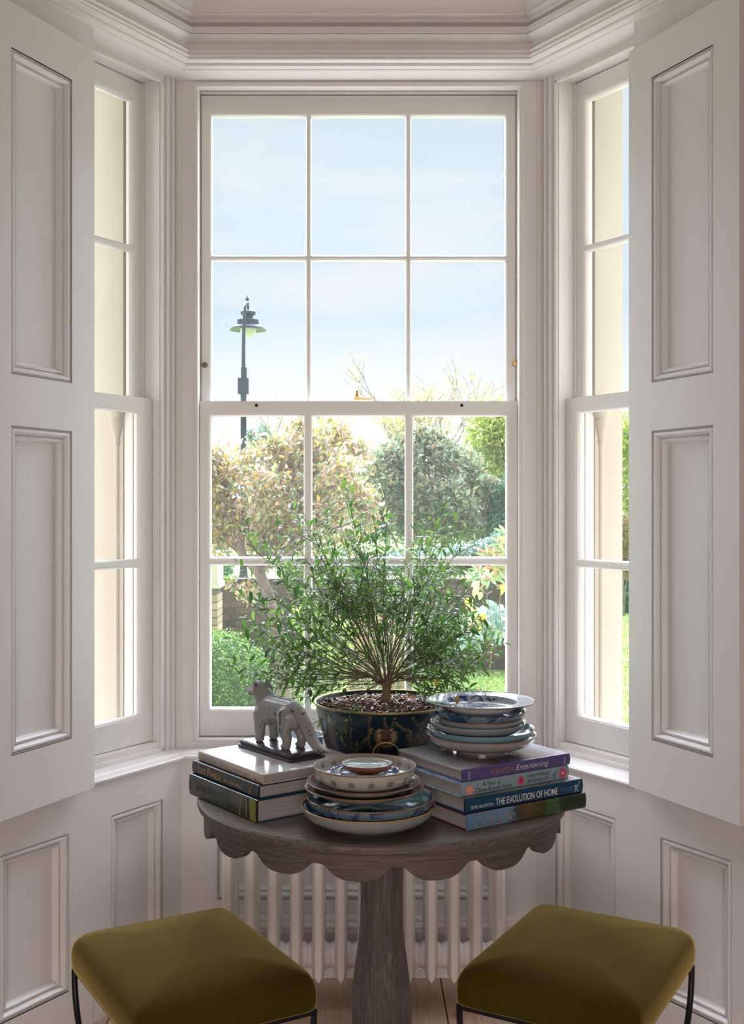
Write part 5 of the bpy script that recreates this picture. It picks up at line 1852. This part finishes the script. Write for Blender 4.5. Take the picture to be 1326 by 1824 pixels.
for c in range(courses):
    z0 = c * 0.075 + 0.005
    x = -4.2 + (0.06 if c % 2 else 0.0)
    k = 0
    while x < 2.15:
        ln = 0.226 if k % 2 == 0 else 0.112
        xc = x + ln / 2
        seen = (-1.72 < xc < -0.35) or (1.2 < xc < 1.78)
        if seen and z0 > 0.1 and nb < 300:
            me_ = (bm_s if ln > 0.2 else bm_h)[rb.choice((0, 0, 1, 1, 2, 3))]
            link('brick', me_, gw, (xc, rb.uniform(-0.006, 0.004), z0))
            nb += 1
        else:
            h = ln / 2 - 0.005
            restb.box(xc - h, xc + h, rb.uniform(-0.005, 0.004), 0.1, z0, z0 + 0.064, rb.choice((0, 0, 1, 1, 2, 3)))
        x += ln
        k += 1
tag(restb.build('brickwork', BRICK, gw, recalc=False), kind='stuff')
MB().box(-4.2, 2.3, -0.03, 0.25, wall_top - GZ - 0.035, wall_top - GZ + 0.03).build('coping', BRICK[2], gw)
MOSS = leaf_mat('moss_leaf', [(0.26, 0.40, 0.05), (0.34, 0.46, 0.08), (0.16, 0.30, 0.05)], 0.3)
shrub('moss_tuft', 'bright green moss growing on top of the brick wall', 'plant', (W(398, 1036, 12.98)), [(385, 1032, 12.95, 9, 5), (400, 1033, 12.95, 12, 5), (412, 1036, 12.95, 8, 4)], 420, 0.04, MOSS, 3, stem=False, shell=0.3)
PIERSTONE = pmat('pale_pier_stone', (0.70, 0.66, 0.55), 0.85)
PIERBRICK = [pmat('tan_brick', (0.46, 0.35, 0.24), 0.95, bump=(40, 0.7, (1, 1, 1), 0.01)), pmat('buff_brick', (0.55, 0.43, 0.31), 0.95, bump=(40, 0.7, (1, 1, 1), 0.01))]
dp = 11.0
xr = (388 - CX) / FPX * dp
gp = struct('gate_pier', (xr - 0.22, dp + 0.2, GZ), 'tan brick gate pier with a pale stone cap')
ztop = EYE - (1048 - CY) / FPX * dp - GZ
MB().box(-0.205, 0.205, -0.19, 0.19, -0.1, ztop).build('mortar_core', MORTAR, gp)
bmt = [MB().box(-0.105, 0.105, -0.2, 0.2, 0, 0.064).mesh('brick', b) for b in PIERBRICK]
for c in range(int(ztop / 0.075)):
    for s in (-1, 1):
        link('brick', rb.choice(bmt), gp, (s * 0.113, 0, c * 0.075 + 0.005))
MB().box(-0.24, 0.24, -0.23, 0.23, ztop, ztop + 0.05).box(-0.225, 0.225, -0.215, 0.215, ztop + 0.05, ztop + 0.30).box(-0.26, 0.26, -0.25, 0.25, ztop + 0.30, ztop + 0.36).build('stone_cap', PIERSTONE, gp)

# --- low planting in front of the wall
FERN = leaf_mat('mid_green_leaf', [(0.16, 0.30, 0.10), (0.26, 0.40, 0.16), (0.12, 0.22, 0.09), (0.34, 0.44, 0.20), (0.40, 0.42, 0.20)], 0.35)
BLUEGREEN = leaf_mat('blue_green_leaf', [(0.26, 0.40, 0.34), (0.40, 0.54, 0.48), (0.18, 0.30, 0.24), (0.50, 0.62, 0.56)], 0.25, 0.3, 0.6)
BRIGHT = leaf_mat('lime_leaf', [(0.36, 0.48, 0.10), (0.46, 0.55, 0.16), (0.28, 0.42, 0.09), (0.52, 0.56, 0.26)], 0.4)
STRAW = leaf_mat('straw_leaf', [(0.50, 0.38, 0.22), (0.42, 0.36, 0.18), (0.36, 0.24, 0.14), (0.30, 0.34, 0.16)], 0.3)
GS = 'shrubs growing along the foot of the brick wall'
shrub('low_shrub', 'soft green shrub behind the head of the dog figurine', 'shrub', gpt(500, 10.2), [(480, 1225, 10.2, 34), (515, 1240, 10.1, 30), (535, 1215, 10.3, 28), (490, 1255, 10, 26)], 2200, 0.045, FERN, 41, GS)
shrub('low_shrub', 'yellow-green shrub behind the left side of the potted plant', 'shrub', gpt(575, 10.8), [(560, 1160, 10.8, 36), (595, 1185, 10.7, 36), (560, 1215, 10.6, 38), (600, 1130, 11, 30), (545, 1100, 11, 28)], 2300, 0.055, BRIGHT, 42, GS)
shrub('low_shrub', 'brown and green undergrowth behind the trunk of the potted plant', 'shrub', gpt(665, 11.2), [(640, 1170, 11.2, 40), (690, 1165, 11.4, 38), (660, 1120, 11.5, 34), (700, 1205, 11.0, 34), (640, 1215, 11, 34)], 2400, 0.055, STRAW, 43, GS)
shrub('low_shrub', 'dark green shrub behind the right side of the potted plant', 'shrub', gpt(750, 11.6), [(740, 1130, 11.9, 38), (790, 1140, 11.9, 30), (720, 1165, 11.6, 30), (830, 1120, 12, 26)], 2400, 0.06, FERN, 44, GS)
shrub('low_shrub', 'grey-green tuft at the edge of the lawn', 'shrub', gpt(740, 11.0), [(705, 1185, 11.4, 16), (730, 1180, 11.4, 13), (690, 1195, 11.2, 15)], 900, 0.10, BLUEGREEN, 45, GS, aspect=0.16, droop=-0.4)
# broad-leaved blue-green shrub and rosettes on the right
DARKSTEM = pmat('dark_green_stem', (0.05, 0.06, 0.03), 0.9)
def rosette_plant(name, label, spots, d, mat, leaf, n, seed, aspect, group=None, lift=0.25):
    base = gpt(spots[0][0], d)
    root = thing(name, label, 'shrub', tuple(base), group=group)
    rr = random.Random(seed)
    mb = MB()
    st = MB()
    for px, py in spots:
        c = W(px, py, d + rr.uniform(-0.15, 0.15))
        ax = Vector((rr.uniform(-.4, .4), -0.7, rr.uniform(0.3, 0.9))).normalized()
        o = ax.orthogonal().normalized()
        for k in range(n):
            u = Matrix.Rotation(2 * PI * k / n + rr.uniform(-.2, .2), 3, ax) @ o
            t = (u + ax * rr.uniform(0, lift * 2)).normalized()
            b = t.cross(ax).normalized()
            L_ = leaf * rr.uniform(0.75, 1.15)
            w = L_ * aspect * 0.5
            p = c - base
            mb.add([p, p + t * L_ * 0.35 + b * w * 0.8, p + t * L_ * 0.68 + b * w - ax * L_ * 0.08, p + t * L_ - ax * L_ * 0.22, p + t * L_ * 0.68 - b * w - ax * L_ * 0.08, p + t * L_ * 0.35 - b * w * 0.8, p + t * L_ * 0.6 - ax * L_ * 0.12], [(0, 1, 2, 6), (6, 2, 3), (6, 3, 4), (0, 6, 4, 5)])
        st.tube([(c - base) * 0.72 + Vector((0, 0.12, 0)), (c - base) * 0.86 + Vector((0, 0.05, 0)), c - base], [0.008, 0.005, 0.003], 5)
    tag(mb.build('leaves', mat, root, recalc=False), kind='stuff')
    st.build('branches', DARKSTEM, root)
    return root
rosette_plant('rosette_shrub', 'pale blue-green broad-leaved shrub at the right edge of the lawn', [(880, 1122), (860, 1132), (900, 1135), (845, 1120), (905, 1105), (862, 1100), (925, 1140), (885, 1090), (838, 1140)], 10.6, BLUEGREEN, 0.15, 8, 51, 0.5)
RHODO = leaf_mat('rhododendron_leaf', [(0.34, 0.50, 0.24), (0.50, 0.60, 0.36), (0.26, 0.40, 0.18), (0.58, 0.50, 0.22), (0.60, 0.30, 0.22)], 0.3, 0.3, 0.6)
rosette_plant('rosette_shrub', 'narrow-leaved rosette shrub below the glazing bar on the right', [(874, 1032), (897, 1020), (855, 1018), (905, 1045), (885, 1012), (845, 1035)], 11.5, RHODO, 0.17, 11, 52, 0.2)
rosette_plant('rosette_shrub', 'green and salmon rosette shrub above the glazing bar on the right', [(893, 970), (880, 985), (905, 955), (900, 985), (868, 990)], 12.0, RHODO, 0.17, 10, 53, 0.22)
YELLOWLEAF = leaf_mat('yellow_climber_leaf', [(0.74, 0.56, 0.14), (0.70, 0.62, 0.24), (0.62, 0.60, 0.28), (0.76, 0.50, 0.16)], 0.4)
root = thing('yellow_climber', 'thin climber with a few large yellow leaves on the right', 'plant', tuple(gpt(862, 10)))
tb = gpt(862, 10)
mb = MB().tube([(0, 0, 0), W(880, 1130, 10) - tb, W(868, 1060, 10) - tb, W(850, 1040, 10) - tb], 0.0035, 5)
mb.tube([W(895, 1140, 10.1) - tb, W(890, 1080, 10.1) - tb, W(893, 1045, 10.1) - tb], 0.0035, 5)
mb.build('stem', pmat('orange_stem', (0.34, 0.20, 0.09), 0.8), root)
rr = random.Random(6)
lf = MB().add([(0, 0, 0), (0.035, 0, -0.02), (0.042, -0.01, -0.055), (0.0, -0.022, -0.12), (-0.042, -0.01, -0.055), (-0.035, 0, -0.02), (0, -0.006, -0.06)], [(0, 1, 2, 6), (6, 2, 3), (6, 3, 4), (0, 6, 4, 5)]).mesh('leaf', YELLOWLEAF, recalc=False)
lf2 = []
for c in ((0.74, 0.56, 0.14), (0.70, 0.62, 0.24), (0.60, 0.60, 0.28)):
    q = lf.copy()
    q.materials[0] = leaf_mat('yellow_climber_leaf_plain', [c], 0.4)
    lf2.append(q)
for px, py, s in ((846, 1052, 1.0), (850, 1040, 0.8), (838, 1070, 0.9), (842, 1082, 1.1), (858, 1060, 0.7), (850, 1100, 0.9), (842, 1108, 1.0), (862, 1098, 0.9), (898, 1046, 0.8), (855, 1120, 0.6)):
    ob = link('leaf', rr.choice(lf2), root, W(px, py - 6, 10 + rr.uniform(-.1, .1)) - tb)
    ob.rotation_euler = (rr.uniform(-.4, .4), rr.uniform(-.7, .7), rr.uniform(-.8, .8))
    ob.scale = (s, s, s)

# --- big rounded evergreen, trees behind
DOME = leaf_mat('olive_evergreen_leaf', [(0.25, 0.33, 0.20), (0.38, 0.45, 0.29), (0.15, 0.22, 0.14), (0.44, 0.40, 0.24), (0.50, 0.55, 0.40), (0.34, 0.25, 0.17), (0.28, 0.37, 0.27)], 0.4, 0.45, 0.5)
GT = 'trees and tall shrubs behind the garden wall'
rd = random.Random(19)
dome = [(760, 900, 16.5, 84, 80, 70), (700, 890, 16.6, 54, 68), (820, 910, 16.4, 56, 68), (745, 845, 16.5, 54, 44)]
for k in range(95):
    a, b = rd.uniform(-PI, PI), rd.uniform(-0.35, 1.0)
    cx_ = 758 + 112 * math.cos(b * PI / 2) * math.cos(a)
    cz_ = 905 - 118 * math.sin(b * PI / 2) if b > 0 else 905 - 150 * b
    dome.append((cx_, cz_, 16.4 - 0.8 * math.cos(b * PI / 2) * abs(math.sin(a)), rd.uniform(14, 27), rd.uniform(12, 26)))
shrub('dome_evergreen', 'large rounded grey-green evergreen in the middle of the garden', 'tree', gpt(760, 16.5), dome, 17000, 0.10, DOME, 61, GT, aspect=0.38, shell=0.65, droop=-0.2, part='crown', fuzz=0.2)
YGREEN = leaf_mat('yellow_green_leaf', [(0.44, 0.50, 0.14), (0.54, 0.56, 0.22), (0.34, 0.42, 0.12), (0.60, 0.58, 0.30), (0.26, 0.36, 0.14)], 0.45)
shrub('yellow_green_tree', 'yellow-green tree at the right edge of the middle window', 'tree', gpt(905, 19), [(880, 790, 19, 34), (905, 750, 19, 36), (860, 830, 18.8, 24), (905, 830, 19, 40), (940, 780, 19, 50), (875, 760, 19.2, 26), (960, 850, 19, 50), (895, 870, 18.6, 26), (862, 735, 19.5, 22), (845, 770, 19.6, 18), (858, 800, 19.2, 20)], 8000, 0.09, YGREEN, 62, GT, shell=0.1, part='crown', fuzz=0.4)
DEEP = leaf_mat('deep_green_leaf', [(0.12, 0.26, 0.14), (0.18, 0.34, 0.20), (0.09, 0.20, 0.12), (0.26, 0.40, 0.26)], 0.25)
shrub('dark_conifer', 'deep green bush right of the rounded evergreen', 'tree', gpt(900, 16.2), [(893, 905, 16.2, 24, 40), (920, 890, 16.2, 34, 55), (885, 935, 16.0, 18, 26)], 3800, 0.08, DEEP, 63, GT, shell=0.5, part='foliage')
shrub('pale_border_shrub', 'pale grey-green border plants in front of the rounded evergreen', 'shrub', gpt(860, 14), [(870, 975, 14, 34, 18), (820, 985, 14, 36, 16), (900, 960, 14, 24, 16), (770, 995, 14, 40, 16), (700, 1000, 14, 40, 18)], 2600, 0.07, BLUEGREEN, 64, GS, shell=0.2)
shrub('dark_hedge', 'dark ivy-green hedge above the wall beside the gate pier', 'hedge', gpt(395, 15), [(400, 1005, 15, 18, 26), (370, 1000, 15, 26, 34), (385, 970, 15, 18, 14), (340, 990, 15, 30, 40)], 2600, 0.06, DEEP, 65, GT, shell=0.5)
shrub('dark_hedge', 'mixed green hedge just behind the top of the brick wall', 'hedge', gpt(660, 14.2), [(x_, 1004 + 6 * math.sin(x_ * 0.05), 14.2 + 0.2 * math.sin(x_ * 0.11), 30, 26) for x_ in range(520, 930, 26)], 6500, 0.075, FERN, 67, GT, shell=0.3, stem=False)
BLUETREE = leaf_mat('distant_blue_green_leaf', [(0.36, 0.50, 0.46), (0.46, 0.58, 0.52), (0.30, 0.44, 0.38)], 0.3)
shrub('distant_tree', 'faint blue-green tree top far off beside the lamp post', 'tree', gpt(462, 45), [(447, 775, 45, 8, 12), (470, 772, 45, 13, 14), (482, 780, 45, 8, 10), (458, 790, 45, 16, 10)], 900, 0.16, BLUETREE, 66, GT, shell=0.2, part='crown')
# thin birches with open branches
def birch(label, px, d, top_py, seed, spread, nleaf, mat, lsize=0.085):
    b = gpt(px, d)
    root = thing('bare_tree', label, 'tree', tuple(b), group=GT)
    rr = random.Random(seed)
    mb = MB()
    tips = []
    top = W(px, top_py, d) - b
    def grow(p, dirn, ln, r, lev):
        q = p + dirn * ln
        m = p.lerp(q, 0.5) + Vector((rr.uniform(-1, 1), rr.uniform(-1, 1), rr.uniform(-1, 1))) * ln * 0.06
        mb.tube([p, m, q], [r, r * 0.82, r * 0.62], 6 if lev < 2 else 4, caps=False)
        if lev >= 4:
            tips.append(q)
            tips.append(m)
            return
        for k in range(3 if lev < 3 else 4):
            nd = (dirn + Vector((rr.uniform(-1, 1) * spread, rr.uniform(-1, 1) * spread, rr.uniform(-0.25, 0.5)))).normalized()
            grow(p.lerp(q, rr.uniform(0.55, 1.0)), nd, ln * rr.uniform(0.55, 0.8), r * 0.58, lev + 1)
    h = top.z
    grow(Vector((0, 0, 0)), Vector((rr.uniform(-.06, .06), 0, 1)).normalized(), h * 0.50, h * 0.014, 0)
    mb.build('trunk', GREYBARK, root, recalc=False)
    rng = np.random.default_rng(seed)
    pts = [t + b for t in tips]
    v = clump(pts, [0.22] * len(pts), nleaf, lsize, rng, 0.5, 0.1, 0.3, 0.3, 0.8)
    tag(leaf_object('crown', v, mat, root, b), kind='stuff')
SPARSE = leaf_mat('sparse_autumn_leaf', [(0.62, 0.60, 0.36), (0.54, 0.56, 0.28), (0.66, 0.56, 0.38), (0.58, 0.46, 0.28)], 0.4)
birch('thin half-bare tree rising above the meeting rail near the centre', 690, 25, 690, 71, 0.75, 1100, SPARSE)
birch('thin half-bare tree with reddish twigs over the rounded evergreen', 800, 24, 688, 72, 0.85, 1500, SPARSE)
birch('thin half-bare tree behind the pink and yellow tree', 585, 26, 730, 73, 0.8, 700, SPARSE)
birch('sparse tree at the far right of the middle window', 890, 28, 672, 74, 0.6, 500, SPARSE)

# --- planting seen through the side window on the right
shrub('yellow_green_tree', 'tall leafy tree seen through the side window on the right', 'tree', gpt(1120, 21), [(1115, 790, 21, 34), (1130, 850, 21, 40), (1100, 830, 21.5, 30), (1150, 760, 21, 50), (1120, 900, 21, 30), (1060, 820, 22, 40), (1030, 860, 22, 40)], 5200, 0.10, YGREEN, 81, GT, shell=0.3, part='crown')
shrub('dark_conifer', 'dark green shrub seen through the side window on the right', 'tree', gpt(1125, 19.5), [(1115, 1060, 19.5, 30, 44), (1150, 1020, 19.5, 40, 70), (1085, 1050, 19.5, 30, 40)], 4000, 0.08, DEEP, 82, GT, shell=0.5)
shrub('pampas_tuft', 'straw-coloured tuft seen through the side window on the right', 'plant', gpt(1112, 18.8), [(1112, 985, 18.8, 16, 34), (1125, 1000, 18.8, 18, 30), (1112, 940, 18.8, 14, 26)], 1500, 0.16, STRAW, 83, None, aspect=0.14, droop=-0.3, shell=0.2)

# fallen leaves on the lawn
lf3 = MB().add([(-0.04, 0, 0.006), (0, -0.025, 0.012), (0.045, 0, 0.004), (0, 0.025, 0.014)], [(0, 1, 2, 3)]).mesh('fallen_leaf', SCRAP, recalc=False)
for k, (px, py) in enumerate(((885, 1205), (845, 1195), (872, 1185), (900, 1222), (820, 1228), (855, 1232), (1114, 1190), (1118, 1235))):
    dd = (EYE - GZ) / ((py - CY) / FPX)
    for _ in range(6):
        dd = (EYE - lawn_z(dd)) / ((py - CY) / FPX)
    p = W(px, py, dd)
    ob = link('fallen_leaf', lf3, None, (p.x, p.y, lawn_z(dd) + 0.03))
    ob.rotation_euler = (0.3, 0, k)
    tag(ob, 'dry brown leaf lying on the lawn', 'leaf', 'fallen leaves on the lawn')

# --- street lamp
DL = 20.0
lx = (434 - CX) / FPX * DL
LAMPMETAL = pmat('slate_lamp_metal', (0.075, 0.085, 0.12), 0.5, metal=0.4)
LAMPGLOBE = pmat('milky_lamp_globe', (0.62, 0.60, 0.66), 0.5)
lamp = thing('street_lamp', 'slate grey street lamp with tiered hood standing beyond the garden', 'lamp', (lx, DL, lawn_z(DL)))
def lz(py):
    return EYE - (py - CY) / FPX * DL - lawn_z(DL)
MB().lathe([(0.11, 0.0), (0.11, 0.5), (0.075, 0.6), (0.058, 0.8), (0.052, lz(715)), (0.055, lz(702))], 14).build('pole', LAMPMETAL, lamp, smooth=50)
MB().box(-0.095, 0.095, -0.08, 0.08, lz(702), lz(674)).box(-0.04, 0.06, -0.05, 0.05, lz(674), lz(655)).build('control_box', LAMPMETAL, lamp)
arm = [(0, 0, lz(702)), (0, 0, lz(655)), (0.0, 0, lz(620)), (0.005, 0, lz(590)), (0.012, 0.0, lz(565)), (0.025, 0.02, lz(548)), (0.04, 0.12, lz(536)), (0.045, 0.26, lz(533)), (0.045, 0.36, lz(540)), (0.045, 0.38, lz(550))]
MB().tube(arm, [0.05, 0.035, 0.032, 0.03, 0.028, 0.026, 0.024, 0.022, 0.02, 0.02], 8).build('swan_neck', LAMPMETAL, lamp, smooth=60)
hood = MB().lathe([(0.0005, lz(545)), (0.10, lz(546)), (0.14, lz(549)), (0.13, lz(554)), (0.09, lz(556)), (0.09, lz(561)), (0.20, lz(564)), (0.20, lz(573)), (0.215, lz(575)), (0.33, lz(579)), (0.34, lz(582)), (0.16, lz(580)), (0.0005, lz(580))], 28, (0.045, 0.38, 0)).build('hood', LAMPMETAL, lamp, smooth=35)
MB().lathe([(0.15, lz(580)), (0.14, lz(586)), (0.09, lz(593)), (0.0005, lz(595))], 20, (0.045, 0.38, 0)).build('globe', LAMPGLOBE, hood, smooth=60)
MB().lathe([(0.0005, lz(536)), (0.03, lz(533)), (0.035, lz(530)), (0.02, lz(528)), (0.008, lz(525)), (0.0005, lz(522))], 10, (0.045, 0.22, 0.02)).build('finial', LAMPMETAL, lamp, smooth=50)
